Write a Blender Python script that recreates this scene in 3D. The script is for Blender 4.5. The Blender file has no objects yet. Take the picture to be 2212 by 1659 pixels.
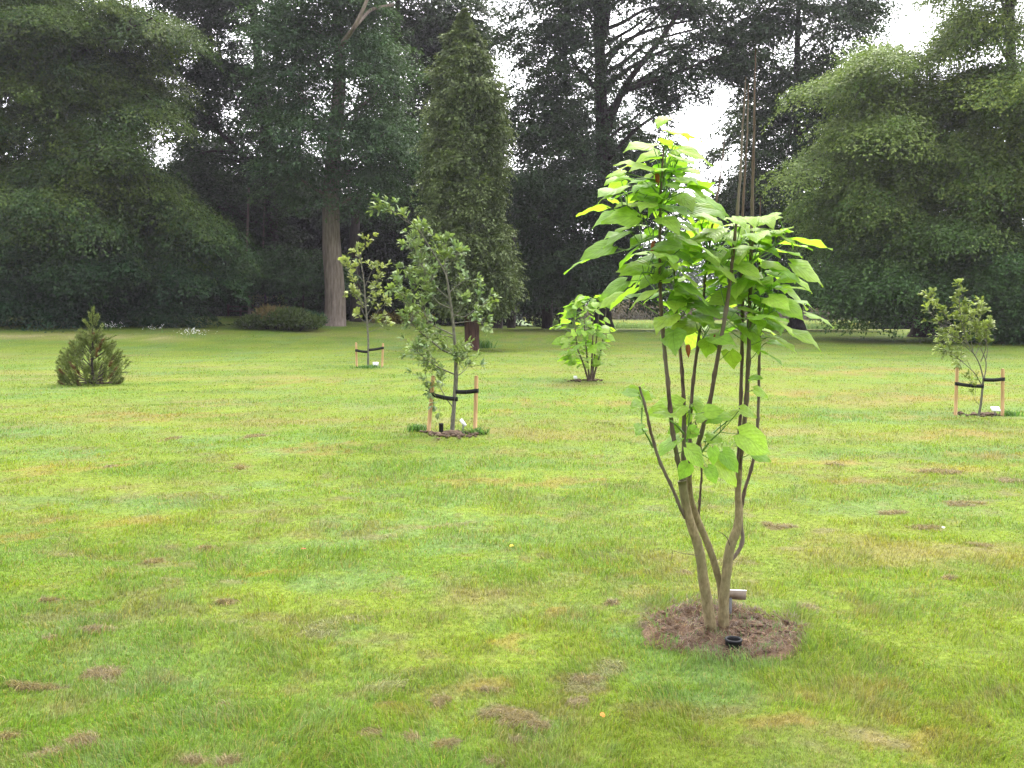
import bpy, math
import numpy as np
from mathutils import Vector
rng = np.random.default_rng(7)
sc = bpy.context.scene
COL = sc.collection
rad = math.radians

# ------------------------------------------------------------ camera
F, CX, CY, HZ = 1966.0, 1106.0, 829.5, 680.0        # photo measured on a 2212 px wide copy
EYE = 1.6
PITCH = math.atan((CY - HZ) / F)
cam = bpy.data.cameras.new('camera'); cam_o = bpy.data.objects.new('camera', cam); COL.objects.link(cam_o)
cam_o.location = (0, 0, EYE); cam_o.rotation_euler = (math.pi/2 - PITCH, 0, 0)
cam.sensor_width = 36; cam.lens = F / 2212 * 36; cam.clip_end = 6000; cam.clip_start = .05
sc.camera = cam_o

# ------------------------------------------------------------ light
SUN_EL, SUN_AZ = rad(52), rad(14)                    # azimuth from +Y towards +X
w = bpy.data.worlds.new('World'); sc.world = w; w.use_nodes = True
nt = w.node_tree; nt.nodes.clear()
wo = nt.nodes.new('ShaderNodeOutputWorld'); bg = nt.nodes.new('ShaderNodeBackground')
sky = nt.nodes.new('ShaderNodeTexSky'); sky.sky_type = 'NISHITA'; sky.sun_disc = False
sky.sun_elevation = SUN_EL; sky.sun_rotation = SUN_AZ
sky.air_density = 1.0; sky.dust_density = 7.0; sky.ozone_density = 1.0
hs = nt.nodes.new('ShaderNodeMix'); hs.data_type = 'RGBA'; hs.inputs['Factor'].default_value = .72
hs.inputs['B'].default_value = (19, 19.2, 20.2, 1)   # even overcast cloud in the sky's own units
tcw = nt.nodes.new('ShaderNodeTexCoord'); dp = nt.nodes.new('ShaderNodeVectorMath'); dp.operation = 'DOT_PRODUCT'
dp.inputs[1].default_value = (math.sin(SUN_AZ)*math.cos(SUN_EL), math.cos(SUN_AZ)*math.cos(SUN_EL), math.sin(SUN_EL))
nt.links.new(tcw.outputs['Generated'], dp.inputs[0])
mrw = nt.nodes.new('ShaderNodeMapRange'); mrw.inputs[1].default_value = -.4; mrw.inputs[2].default_value = 1; mrw.inputs[3].default_value = .13; mrw.inputs[4].default_value = 1.6
nt.links.new(dp.outputs['Value'], mrw.inputs[0])                 # overcast is brightest round the hidden sun
cw = nt.nodes.new('ShaderNodeVectorMath'); cw.operation = 'SCALE'; cw.inputs[0].default_value = (19, 19.1, 19.8)
nt.links.new(mrw.outputs[0], cw.inputs['Scale']); nt.links.new(cw.outputs[0], hs.inputs['B'])
nt.links.new(sky.outputs[0], hs.inputs['A']); nt.links.new(hs.outputs['Result'], bg.inputs[0])
bg.inputs[1].default_value = 0.12; nt.links.new(bg.outputs[0], wo.inputs[0])
sl = bpy.data.lights.new('sun', 'SUN'); sl.energy = 1.5; sl.angle = rad(14); sl.color = (1, .95, .86)
so = bpy.data.objects.new('sun', sl); COL.objects.link(so)
S = Vector((math.sin(SUN_AZ)*math.cos(SUN_EL), math.cos(SUN_AZ)*math.cos(SUN_EL), math.sin(SUN_EL)))
so.rotation_euler = S.to_track_quat('Z', 'Y').to_euler(); so.location = (0, 0, 60)
sc.view_settings.view_transform = 'Standard'; sc.view_settings.look = 'None'
sc.view_settings.exposure = 1.2; sc.view_settings.gamma = 1
cy = sc.cycles
cy.use_adaptive_sampling = True; cy.adaptive_threshold = 0.012
cy.max_bounces = 7; cy.diffuse_bounces = 3; cy.glossy_bounces = 2; cy.transmission_bounces = 5
cy.volume_bounces = 0; cy.transparent_max_bounces = 8; cy.use_denoising = True
cy.caustics_reflective = False; cy.caustics_refractive = False

# ------------------------------------------------------------ helpers
def P(px, py, d):
    """world point on the sight line of a photo pixel, at distance d along +Y (array friendly)"""
    px, py, d = np.broadcast_arrays(np.asarray(px, float), np.asarray(py, float), np.asarray(d, float))
    x = (px - CX) / F; u = (CY - py) / F; c, s = math.cos(PITCH), math.sin(PITCH)
    wy = c + u*s; wz = u*c - s
    t = d / wy
    return np.stack([x*t, d + 0*t, EYE + wz*t], -1)
TAB = rng.random((8, 256, 256))
def vn(x, y, s, seed=0):
    x = np.asarray(x)/s + 37.3*seed; y = np.asarray(y)/s + 11.7*seed
    xi = np.floor(x).astype(int); yi = np.floor(y).astype(int); fx = x-xi; fy = y-yi
    fx = fx*fx*(3-2*fx); fy = fy*fy*(3-2*fy); T = TAB[seed % 8]
    a = T[xi & 255, yi & 255]; b = T[(xi+1) & 255, yi & 255]; c = T[xi & 255, (yi+1) & 255]; d = T[(xi+1) & 255, (yi+1) & 255]
    return (a*(1-fx)+b*fx)*(1-fy) + (c*(1-fx)+d*fx)*fy
def fbm(x, y, s, seed=0, o=4):
    v = 0; a = .5; t = 0
    for k in range(o):
        v = v + a*vn(x, y, s/2**k, seed+k*3+k); t += a; a *= .55
    return v/t
def sstep(a, b, x):
    t = np.clip((x-a)/(b-a), 0, 1); return t*t*(3-2*t)
def unit(v): return v/np.maximum(np.linalg.norm(v, axis=-1, keepdims=True), 1e-9)

MULCH = P(1560, 1383, 4.5)[:2]; MR = .385
def ground(x, y):
    x = np.asarray(x, float); y = np.asarray(y, float)
    u = x/45
    A = np.interp(u, [-.6, -.4, -.25, -.1, 0, .3, .6], [1.45, 1.5, 1.1, .75, .6, .52, .5])
    s0 = np.interp(u, [-.6, -.25, 0, .2, .6], [30, 36, 42, 34, 30])
    z = A*sstep(0, 1, (y-s0)/(64-s0))
    z = z - .5*sstep(70, 82, y)*sstep(0, 12, x)
    near = 1/(1+(np.abs(y)/14)**2)
    z = z + (fbm(x, y, 3.2, 1)-.5)*.10*sstep(0, 2, np.abs(y)) + (fbm(x, y, .42, 2, 3)-.5)*.075*near
    m = np.hypot(x-MULCH[0], (y-MULCH[1]))
    z = z*(1-.75*np.exp(-(m/1.0)**2)) - .018*sstep(MR+.03, MR-.06, m)
    return z
def G(px, row):
    """ground point seen at a photo pixel"""
    ys = np.concatenate([np.arange(2.5, 30, .02), np.arange(30, 120, .1)])
    p = P(px, row, ys); h = p[:, 2]-ground(p[:, 0], p[:, 1])
    k = int(np.argmax(h < 0)) if (h < 0).any() else len(ys)-1
    return p[k, 0], p[k, 1], float(ground(p[k, 0], p[k, 1]))
def GD(px, d):
    x = P(px, 700, d)[0]; return float(x), float(d), float(ground(x, d))

def mesh_np(name, V, faces, mat, col=None, root=None, smooth=False, uv=None):
    V = np.asarray(V, np.float32)
    me = bpy.data.meshes.new(name)
    fs = [np.asarray(f, np.int32) for f in faces if len(f)]
    nl = sum(f.size for f in fs); nf = sum(len(f) for f in fs)
    if root is not None: V = V - np.array(root.location, np.float32)
    me.vertices.add(len(V)); me.vertices.foreach_set('co', V.ravel())
    me.loops.add(nl); me.polygons.add(nf)
    me.loops.foreach_set('vertex_index', np.concatenate([f.ravel() for f in fs]))
    st = []; o = 0
    for f in fs:
        st.append(o+np.arange(len(f))*f.shape[1]); o += f.size
    me.polygons.foreach_set('loop_start', np.concatenate(st).astype(np.int32))
    me.update(calc_edges=True)
    if smooth: me.polygons.foreach_set('use_smooth', np.ones(nf, bool))
    if col is not None:
        a = me.attributes.new('Col', 'FLOAT_COLOR', 'POINT')
        c = np.ones((len(V), 4), np.float32); c[:, :3] = col; a.data.foreach_set('color', c.ravel())
    if uv is not None:
        a = me.attributes.new('leafuv', 'FLOAT_VECTOR', 'POINT')
        c = np.zeros((len(V), 3), np.float32); c[:, :2] = uv; a.data.foreach_set('vector', c.ravel())
    me.materials.append(mat)
    o = bpy.data.objects.new(name, me); COL.objects.link(o)
    if root is not None: o.parent = root
    return o
def tag(o, label=None, cat=None, group=None, kind=None):
    if label: o['label'] = label
    if cat: o['category'] = cat
    if group: o['group'] = group
    if kind: o['kind'] = kind
    return o
def thing(name, label, cat, loc, group=None):
    o = bpy.data.objects.new(name, None); COL.objects.link(o); o.location = [float(v) for v in loc]; o.empty_display_size = .3
    return tag(o, label, cat, group)

class MB:
    def __init__(s): s.v = []; s.q = []; s.t = []; s.n = 0; s.c = []
    def add(s, V, q=None, t=None, col=None):
        V = np.asarray(V, float).reshape(-1, 3)
        s.v.append(V)
        if q is not None and len(q): s.q.append(np.asarray(q)+s.n)
        if t is not None and len(t): s.t.append(np.asarray(t)+s.n)
        s.c.append(np.broadcast_to(np.asarray(col if col is not None else (1, 1, 1), float), (len(V), 3)))
        s.n += len(V)
    def tube(s, pts, r, k=8, cap=True, rough=0, col=None):
        pts = np.asarray(pts, float); n = len(pts)
        r = np.interp(np.linspace(0, 1, n), np.linspace(0, 1, len(np.atleast_1d(r))), np.atleast_1d(r))
        tg = unit(np.gradient(pts, axis=0))
        ref = np.array([0, 1, 0.]) if abs(tg[:, 1].mean()) < .8 else np.array([1., 0, 0])
        a = unit(np.cross(tg, ref)); b = np.cross(tg, a)
        th = np.arange(k)*2*np.pi/k
        R = r[:, None]*(1+rough*(rng.random((n, k))-.5))
        V = pts[:, None]+R[..., None]*(a[:, None]*np.cos(th)[None, :, None]+b[:, None]*np.sin(th)[None, :, None])
        i = np.arange(n-1)[:, None]*k; j = np.arange(k)[None]; j2 = (j+1) % k
        q = np.stack([i+j, i+j2, i+k+j2, i+k+j], -1).reshape(-1, 4)
        V = V.reshape(-1, 3); t = []
        if cap:
            V = np.vstack([V, pts[0], pts[-1]+tg[-1]*r[-1]*.3]); m = n*k
            t = [(m, jj, (jj+1) % k) for jj in range(k)] + [(m+1, (n-1)*k+(jj+1) % k, (n-1)*k+jj) for jj in range(k)]
        s.add(V, q, t, col)
    def box(s, c, h, R=None, col=None):
        V = np.array([[x, y, z] for x in (-1, 1) for y in (-1, 1) for z in (-1, 1)], float)*np.asarray(h)
        if R is not None: V = V @ np.asarray(R).T
        s.add(V+np.asarray(c), [(0, 1, 3, 2), (4, 6, 7, 5), (0, 4, 5, 1), (2, 3, 7, 6), (0, 2, 6, 4), (1, 5, 7, 3)], None, col)
    def build(s, name, mat, root=None, smooth=False, col=False):
        V = np.concatenate(s.v)
        fs = []
        if s.q: fs.append(np.concatenate(s.q))
        if s.t: fs.append(np.concatenate(s.t))
        return mesh_np(name, V, fs, mat, np.concatenate(s.c) if col else None, root, smooth)
def rotz(a): c, s = math.cos(a), math.sin(a); return np.array([[c, -s, 0], [s, c, 0], [0, 0, 1]])
def rotx(a): c, s = math.cos(a), math.sin(a); return np.array([[1, 0, 0], [0, c, -s], [0, s, c]])
def roty(a): c, s = math.cos(a), math.sin(a); return np.array([[c, 0, s], [0, 1, 0], [-s, 0, c]])
def smooth_line(p, n):
    p = np.asarray(p, float); L = np.concatenate([[0], np.cumsum(np.linalg.norm(np.diff(p, axis=0), axis=1))])
    t = np.linspace(0, L[-1], n); q = np.stack([np.interp(t, L, p[:, k]) for k in range(p.shape[1])], -1)
    for _ in range(2):
        q[1:-1] = (q[:-2]+2*q[1:-1]+q[2:])/4
    return q

# ------------------------------------------------------------ materials
def mat_new(name):
    m = bpy.data.materials.new(name); m.use_nodes = True; n = m.node_tree; n.nodes.clear()
    out = n.nodes.new('ShaderNodeOutputMaterial'); return m, n, out
def bsdf(n, rough=.6, spec=.3):
    b = n.nodes.new('ShaderNodeBsdfPrincipled'); b.inputs['Roughness'].default_value = rough; b.inputs['Specular IOR Level'].default_value = spec; return b
def leaf_mat(name, trans=.4, rough=.5, spec=.35, tint=(1.25, 1.35, .55), veins=False):
    m, n, out = mat_new(name); L = n.links
    at = n.nodes.new('ShaderNodeAttribute'); at.attribute_name = 'Col'
    b = bsdf(n, rough, spec)
    tr = n.nodes.new('ShaderNodeBsdfTranslucent')
    mu = n.nodes.new('ShaderNodeMix'); mu.data_type = 'RGBA'; mu.blend_type = 'MULTIPLY'; mu.inputs['Factor'].default_value = 1
    mu.inputs['B'].default_value = (*tint, 1)
    src = at.outputs['Color']
    if veins:
        uv = n.nodes.new('ShaderNodeAttribute'); uv.attribute_name = 'leafuv'
        sx = n.nodes.new('ShaderNodeSeparateXYZ'); L.new(uv.outputs['Vector'], sx.inputs[0])
        def M(op, a, bb=None):
            k = n.nodes.new('ShaderNodeMath'); k.operation = op
            for i, v in enumerate((a, bb)):
                if v is None: continue
                if isinstance(v, (int, float)): k.inputs[i].default_value = v
                else: L.new(v, k.inputs[i])
            return k.outputs[0]
        av = M('ABSOLUTE', sx.outputs[1])
        q = M('SUBTRACT', M('MULTIPLY', sx.outputs[0], 6.0), M('MULTIPLY', av, 3.4))
        fr = M('ABSOLUTE', M('SUBTRACT', M('FRACT', q), .5))
        side = M('LESS_THAN', fr, .045)
        mid = M('LESS_THAN', av, .035)
        v = M('MAXIMUM', side, mid)
        noi = n.nodes.new('ShaderNodeTexNoise'); noi.inputs['Scale'].default_value = 38; noi.inputs['Detail'].default_value = 4
        mr = n.nodes.new('ShaderNodeMapRange'); mr.inputs[1].default_value = .3; mr.inputs[2].default_value = .7
        mr.inputs[3].default_value = .82; mr.inputs[4].default_value = 1.15; L.new(noi.outputs[0], mr.inputs[0])
        vm = n.nodes.new('ShaderNodeMix'); vm.data_type = 'RGBA'; vm.blend_type = 'MULTIPLY'; vm.inputs['Factor'].default_value = 1
        L.new(src, vm.inputs['A']); L.new(mr.outputs[0], vm.inputs['B'])
        v2 = n.nodes.new('ShaderNodeMix'); v2.data_type = 'RGBA'; v2.blend_type = 'MULTIPLY'
        L.new(M('MULTIPLY', v, .55), v2.inputs['Factor']); L.new(vm.outputs['Result'], v2.inputs['A'])
        v2.inputs['B'].default_value = (.55, .62, .6, 1); src = v2.outputs['Result']
        bp = n.nodes.new('ShaderNodeBump'); bp.inputs['Strength'].default_value = .5; bp.inputs['Distance'].default_value = .004
        L.new(M('ADD', M('MULTIPLY', fr, -1.6), noi.outputs[0]), bp.inputs['Height']); L.new(bp.outputs[0], b.inputs['Normal'])
    L.new(src, b.inputs['Base Color']); L.new(src, mu.inputs['A']); L.new(mu.outputs['Result'], tr.inputs[0])
    mx = n.nodes.new('ShaderNodeMixShader'); mx.inputs[0].default_value = trans
    L.new(b.outputs[0], mx.inputs[1]); L.new(tr.outputs[0], mx.inputs[2]); L.new(mx.outputs[0], out.inputs[0])
    return m
def bark_mat(name, c1, c2, scale=(14, 14, 3), bump=.5, dist=.03, rough=.85, c3=None):
    m, n, out = mat_new(name); L = n.links
    tc = n.nodes.new('ShaderNodeTexCoord'); mp = n.nodes.new('ShaderNodeMapping'); mp.inputs['Scale'].default_value = scale
    L.new(tc.outputs['Object'], mp.inputs[0])
    no = n.nodes.new('ShaderNodeTexNoise'); no.inputs['Scale'].default_value = 1; no.inputs['Detail'].default_value = 7; no.inputs['Roughness'].default_value = .65
    L.new(mp.outputs[0], no.inputs[0])
    cr = n.nodes.new('ShaderNodeValToRGB'); cr.color_ramp.elements[0].position = .35; cr.color_ramp.elements[1].position = .66
    cr.color_ramp.elements[0].color = (*c1, 1); cr.color_ramp.elements[1].color = (*c2, 1); L.new(no.outputs[0], cr.inputs[0])
    col = cr.outputs[0]
    if c3:
        n2 = n.nodes.new('ShaderNodeTexNoise'); n2.inputs['Scale'].default_value = 2.2; n2.inputs['Detail'].default_value = 3; L.new(tc.outputs['Object'], n2.inputs[0])
        r2 = n.nodes.new('ShaderNodeValToRGB'); r2.color_ramp.elements[0].position = .45; r2.color_ramp.elements[1].position = .62; L.new(n2.outputs[0], r2.inputs[0])
        mx = n.nodes.new('ShaderNodeMix'); mx.data_type = 'RGBA'; L.new(r2.outputs[0], mx.inputs['Factor']); L.new(col, mx.inputs['A']); mx.inputs['B'].default_value = (*c3, 1); col = mx.outputs['Result']
    b = bsdf(n, rough, .2); L.new(col, b.inputs['Base Color'])
    bp = n.nodes.new('ShaderNodeBump'); bp.inputs['Strength'].default_value = bump; bp.inputs['Distance'].default_value = dist
    L.new(no.outputs[0], bp.inputs['Height']); L.new(bp.outputs[0], b.inputs['Normal']); L.new(b.outputs[0], out.inputs[0])
    return m
M_BARK = bark_mat('dark_bark', (.018, .013, .011), (.06, .046, .04))
M_PALE = bark_mat('pale_bark', (.11, .085, .072), (.25, .2, .17), (9, 9, 1.2), .7, .05)
M_RED = bark_mat('reddish_bark', (.045, .022, .018), (.15, .075, .06), (12, 12, 1.4), .8, .04)
M_CAT = bark_mat('catalpa_bark', (.13, .10, .05), (.29, .235, .13), (60, 60, 26), .5, .004, .8, (.13, .13, .06))
M_CATUP = bark_mat('catalpa_upper_bark', (.05, .033, .024), (.135, .095, .07), (70, 70, 18), .5, .003, .75, (.14, .115, .09))
M_GREENSTEM = bark_mat('green_shoot', (.09, .17, .03), (.16, .28, .06), (40, 40, 10), .2, .002, .5)
M_OAKB = bark_mat('sapling_bark', (.08, .075, .06), (.2, .19, .15), (50, 50, 16), .4, .003)
M_STAKE = bark_mat('stake_wood', (.34, .2, .09), (.52, .34, .17), (60, 60, 5), .3, .003, .7)
M_SOIL = bark_mat('soil', (.055, .034, .024), (.2, .135, .095), (26, 26, 26), 1, .03, .95)
M_BLACK = bark_mat('black_rubber', (.008, .008, .009), (.02, .02, .022), (90, 90, 90), .3, .001, .55)
M_WHITE = bark_mat('white_plate', (.74, .74, .75), (.82, .82, .83), (20, 20, 20), .1, .001, .35)
M_GREY = bark_mat('grey_plate', (.3, .24, .2), (.4, .33, .28), (30, 30, 30), 0, .0001, .5)
M_STEEL = bark_mat('grey_post', (.1, .1, .11), (.17, .17, .18), (40, 40, 10), .1, .001, .4)
M_PETAL = bark_mat('white_petals', (.7, .72, .66), (.85, .85, .8), (20, 20, 20), .1, .001, .6)
M_FENCE = bark_mat('weathered_rail', (.045, .028, .022), (.11, .07, .055), (20, 20, 20), .4, .01)
M_LEAF = leaf_mat('foliage', .24, .55, .15)
M_CON = leaf_mat('conifer_foliage', .15, .6, .25, (1.1, 1.1, .7))
M_CATLEAF = leaf_mat('catalpa_leaf', .62, .42, .4, (.80, 1.0, .38), veins=True)
M_GRASS = leaf_mat('grass_blades', .45, .45, .35, (1.15, 1.2, .6))

# ------------------------------------------------------------ lawn colour map (turf colour itself, no shade)
C_YG = np.array((.195, .26, .032)); C_LU = np.array((.135, .22, .028)); C_BG = np.array((.14, .24, .075)); C_KH = np.array((.2, .165, .075))
C_DRY = np.array((.27, .235, .075)); C_OR = np.array((.33, .19, .06)); C_TH = np.array((.20, .165, .07))
THATCH = [(216,1461,45,14),(180,1602,32,14),(112,1631,30,10),(20,1595,25,8),(195,1368,30,8),(108,1382,18,6),(486,1301,18,6),(443,1184,12,4),
 (493,1652,25,10),(414,1652,25,8),(486,1526,16,5),(50,1485,70,6),(959,1515,28,17),(851,1524,22,9),(1072,1543,35,12),(1118,1558,35,18),(1161,1582,28,15),
 (1118,1610,22,11),(959,1613,22,9),(891,1598,16,9),(1241,1524,22,8),(1275,1469,35,9),(808,1589,25,9),(1066,1650,30,7),(1051,1497,30,10),
 (2030,1020,50,5),(2080,1090,45,6),(1990,1140,36,5),(2115,1178,35,4),(1700,1140,25,4),(1810,1005,25,3),(1930,1110,30,4),(2180,1040,30,4),(550,943,22,3),(517,1012,12,5),(375,948,15,3),
 (1740,1315,18,7),(1325,1305,14,4),(1660,1135,12,4),(330,1215,20,4),(100,1300,16,4),(2050,1250,14,4),(240,1010,14,3),(1480,1240,12,4)]
ORANGE = [(1900,800,160,6),(2000,860,150,6),(1750,850,120,6),(1300,870,120,5),(2100,1010,110,9),(1850,1040,90,7),(1080,1040,120,8),(300,1120,110,9),(1150,1480,90,10),(1700,1560,120,12),(300,900,110,6),(2050,940,120,7),(1088,1386,50,11),(1195,1343,50,14),(928,1355,30,8),(1085,886,16,4),(700,970,70,9),(2090,830,90,4),(1950,900,90,6),(1850,1500,90,14),(860,1540,40,14),(640,825,90,5),
 (130,1010,90,10),(60,1160,60,9),(2150,985,70,6),(1750,1000,90,5),(1680,900,90,5),(2000,1600,120,20),(560,1240,50,7)]
LUSH = [(1000,1000,200,26),(1080,1075,220,26),(1250,1150,170,36),(1060,920,120,14),(1830,1390,60,60),(1460,1270,90,30),(540,870,80,10),(900,1460,160,26),(600,1400,130,30),(700,1560,100,40),
 (430,1570,110,40),(1900,1280,140,30),(1600,1500,120,24),(80,1470,80,16),(1500,1140,120,20),(1950,1060,100,12),(2120,1130,90,14)]
def ell(lst):
    out = []
    for (px, r, a, b) in lst:
        x, y, z = G(px, r); ax = a*y/F; _, y0, _ = G(px, r-b); _, y1, _ = G(px, r+b)
        out.append((x, y, ax, max(.03, abs(y0-y1)/2)))
    return out
E_TH, E_OR, E_LU = ell(THATCH), ell(ORANGE), ell(LUSH)
def field(E, x, y, wob=.6):
    f = np.zeros(np.shape(x)); nz = 0
    for (ex, ey, a, b) in E:
        m = (np.abs(x-ex) < a*2.4) & (np.abs(y-ey) < b*2.4)
        if m.any():
            xx, yy = x[m], y[m]
            q = np.sqrt(((xx-ex)/a)**2+((yy-ey)/b)**2)*.9 + (fbm(xx, yy, .10+.12*a, 3, 4)-.5)*wob*4.2
            f[m] = np.maximum(f[m], sstep(1.25, .6, q))
    return f
sx0, sy0, _ = G(200, 734); sx1, sy1, _ = G(200, 722); sxe, _, _ = G(440, 730)
def lawn(x, y):
    """returns colour, thatch mask, lushness"""
    x = np.asarray(x, float); y = np.asarray(y, float)
    far = sstep(8, 30, y)
    n1 = fbm(x, y*2.2, 2.6, 0); n2 = fbm(x, y*1.7, .9, 4); n3 = fbm(x, y, .22, 5, 3)
    n4 = fbm(x, y*2.6, 5.5, 6, 3)
    a = sstep(.40, .64, .55*n1+.45*n2)[..., None]
    c = C_YG*(1-a)+C_LU*a
    b = sstep(.5, .68, .6*fbm(x, y*1.5, 1.5, 2)+.4*n3)[..., None]*.6
    c = c*(1-b)+C_BG*b
    kh = (sstep(.52, .70, .45*fbm(x, y*1.3, .8, 6)+.55*fbm(x, y*1.2, .13, 1, 3))*(.55-.25*far))[..., None]; c = c*(1-kh)+C_KH*kh
    lu = field(E_LU, x, y, .9)
    k = (lu*.42)[..., None]; c = c*(1-k)+(C_BG*.55+C_LU*.45)*k
    d = (sstep(.50, .70, .5*n4+.3*n2+.2*n3)*(.8-.25*far))[..., None]; c = c*(1-d)+C_DRY*d
    orr = (field(E_OR, x, y, 1.0)*sstep(.3, .6, n3+.1))[..., None]*.5; c = c*(1-orr)+(C_OR*.6+C_DRY*.4)*orr
    th = field(E_TH, x, y)
    th = np.maximum(th, sstep(.63, .73, .5*fbm(x, y*1.4, .5, 7, 3)+.5*n3)*sstep(18, 7, y)*.55)
    # mown hay ridge at the left
    q = np.exp(-((y-(sy0+sy1)/2-(fbm(x, y, 4, 1)-.5)*1.5)/(max(.6, (sy1-sy0)/2.6)))**2)*sstep(sxe+1, sxe-2, x)*sstep(.25, .5, n2)
    q = q[..., None]*.8; c = c*(1-q)+np.array((.42, .36, .17))*q
    tt = th[..., None]; c = c*(1-tt)+C_TH*tt
    # field behind the trees : long pale grass on the right
    f = (sstep(66, 70, y)*sstep(2, 8, x))[..., None]; c = c*(1-f)+np.array((.28, .30, .09))*f
    f = sstep(84, 88, y)[..., None]; c = c*(1-f)+np.array((.17, .24, .10))*f
    c = c*(.86+.28*fbm(x, y, .6, 3, 3))[..., None]
    return c, th, np.maximum(a[..., 0]*.7, lu)

# ------------------------------------------------------------ ground sheet
def axis(c, lim, n, k):
    t = np.linspace(-1, 1, n); return c+lim*np.sinh(k*t)/np.sinh(k)
gx = axis(0, 1600, 560, 9.3); gy = axis(5, 1800, 620, 9.3)
GX, GY = np.meshgrid(gx, gy); GZ = ground(GX, GY)
GZ = np.where(np.hypot(GX, GY) > 220, GZ+ (fbm(GX, GY, 300, 2)-.5)*6*sstep(220, 600, np.hypot(GX, GY)), GZ)
gc, gth, _ = lawn(GX.ravel(), GY.ravel())
nx, ny = len(gx), len(gy)
i = (np.arange(ny-1)[:, None]*nx+np.arange(nx-1)[None]).ravel()
m, n, out = mat_new('turf'); L = n.links
at = n.nodes.new('ShaderNodeAttribute'); at.attribute_name = 'Col'
tc = n.nodes.new('ShaderNodeTexCoord')
no = n.nodes.new('ShaderNodeTexNoise'); no.inputs['Scale'].default_value = 22; no.inputs['Detail'].default_value = 8; no.inputs['Roughness'].default_value = .7
L.new(tc.outputs['Object'], no.inputs[0])
mr = n.nodes.new('ShaderNodeMapRange'); mr.inputs[1].default_value = .3; mr.inputs[2].default_value = .7; mr.inputs[3].default_value = .3; mr.inputs[4].default_value = .9  # darkens the ground colour, so shade between the blades is painted in
L.new(no.outputs[0], mr.inputs[0])
mu = n.nodes.new('ShaderNodeMix'); mu.data_type = 'RGBA'; mu.blend_type = 'MULTIPLY'; mu.inputs['Factor'].default_value = 1
L.new(at.outputs['Color'], mu.inputs['A']); L.new(mr.outputs[0], mu.inputs['B'])
b = bsdf(n, .9, .1); L.new(mu.outputs['Result'], b.inputs['Base Color'])
bp = n.nodes.new('ShaderNodeBump'); bp.inputs['Strength'].default_value = .6; bp.inputs['Distance'].default_value = .03; L.new(no.outputs[0], bp.inputs['Height']); L.new(bp.outputs[0], b.inputs['Normal'])
L.new(b.outputs[0], out.inputs[0]); M_TURF = m
o = mesh_np('ground', np.stack([GX, GY, GZ], -1).reshape(-1, 3), [np.stack([i, i+1, i+nx+1, i+nx], -1)], M_TURF, gc, None, True)
tag(o, kind='structure')

# ------------------------------------------------------------ grass blades
def blades(name, x, y, h, wd, lean, col, zoff=0, flat=None):
    N = len(x); z = ground(x, y)+zoff
    ph = rng.random(N)*2*np.pi; wa = rng.random(N)*2*np.pi
    # blades lean in locally common directions
    ph = ph*.55 + 2*np.pi*vn(x, y, .35, 4)*1.3
    D = np.stack([np.cos(ph), np.sin(ph), np.zeros(N)], -1)*lean[:, None]
    Wv = np.stack([np.cos(wa), np.sin(wa), np.zeros(N)], -1)*wd[:, None]/2
    B = np.stack([x, y, z-.004], -1); up = np.zeros((N, 3)); up[:, 2] = h
    Mid = B+up*.6+D*h[:, None]*.35
    hz = up*1.0; hz[:, 2] *= np.clip(1-.35*lean, .15, 1)
    Tip = B+hz+D*h[:, None]*1.1
    V = np.stack([B-Wv, B+Wv, Mid+Wv*.75, Mid-Wv*.75, Tip], 1).reshape(-1, 3)
    k = np.arange(N)*5
    return mesh_np(name, V, [np.stack([k, k+1, k+2, k+3], -1), np.stack([k+3, k+2, k+4], -1)], M_GRASS, np.repeat(col, 5, 0))
def scatter(N, y0, y1, p, mx=.63, pad=1.7):
    u = rng.random(N)
    y = (y0**(1-p)+u*(y1**(1-p)-y0**(1-p)))**(1/(1-p))
    x = (rng.random(N)*2-1)*(mx*y+pad); return x, y
x, y = scatter(1000000, 1.8, 66, 1.75)
mz = np.hypot(x-MULCH[0], y-MULCH[1]) + (fbm(x, y, .15, 3, 3)-.5)*.18
ky = (mz > MR) & ~((y > 62) & (x < -8)); x, y, mz = x[ky], y[ky], mz[ky]
c, th, lu = lawn(x, y)
tu = fbm(x, y, .28, 6, 3); ht = (.015+.023*sstep(.38, .72, tu)+.012*lu)*(1-.5*th)
ht = ht*(.6+.8*rng.random(len(x)))*(1+.0*y)
ring = np.exp(-((mz-MR-.05)/.1)**2); ht = ht*(1+1.3*ring*vn(x, y, .12, 5))
tall = rng.random(len(x)) < .012; ht[tall] *= 1.7
wd = (.0022+.0010*rng.random(len(x)))*np.clip(y/3.2, 1, 22)**.85
lean = .25+.75*rng.random(len(x))**1.5; lean = np.where(th > .5, 1.6+rng.random(len(x)), lean)
jit = (.55+.85*rng.random(len(x)))[:, None]
c = c*jit
dead = rng.random(len(x)) < .13; c[dead] = (C_DRY*.55+C_TH*.6)*jit[dead]
rg = ring[:, None]*.3*vn(x, y, .3, 2)[:, None]; c = c*(1-rg)+np.array((.15, .26, .1))*rg
o = blades('lawn_grass', x, y, ht, wd, lean, c)
tag(o, 'short mown lawn grass with mottled lush and dry patches', 'grass', kind='stuff')
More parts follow.
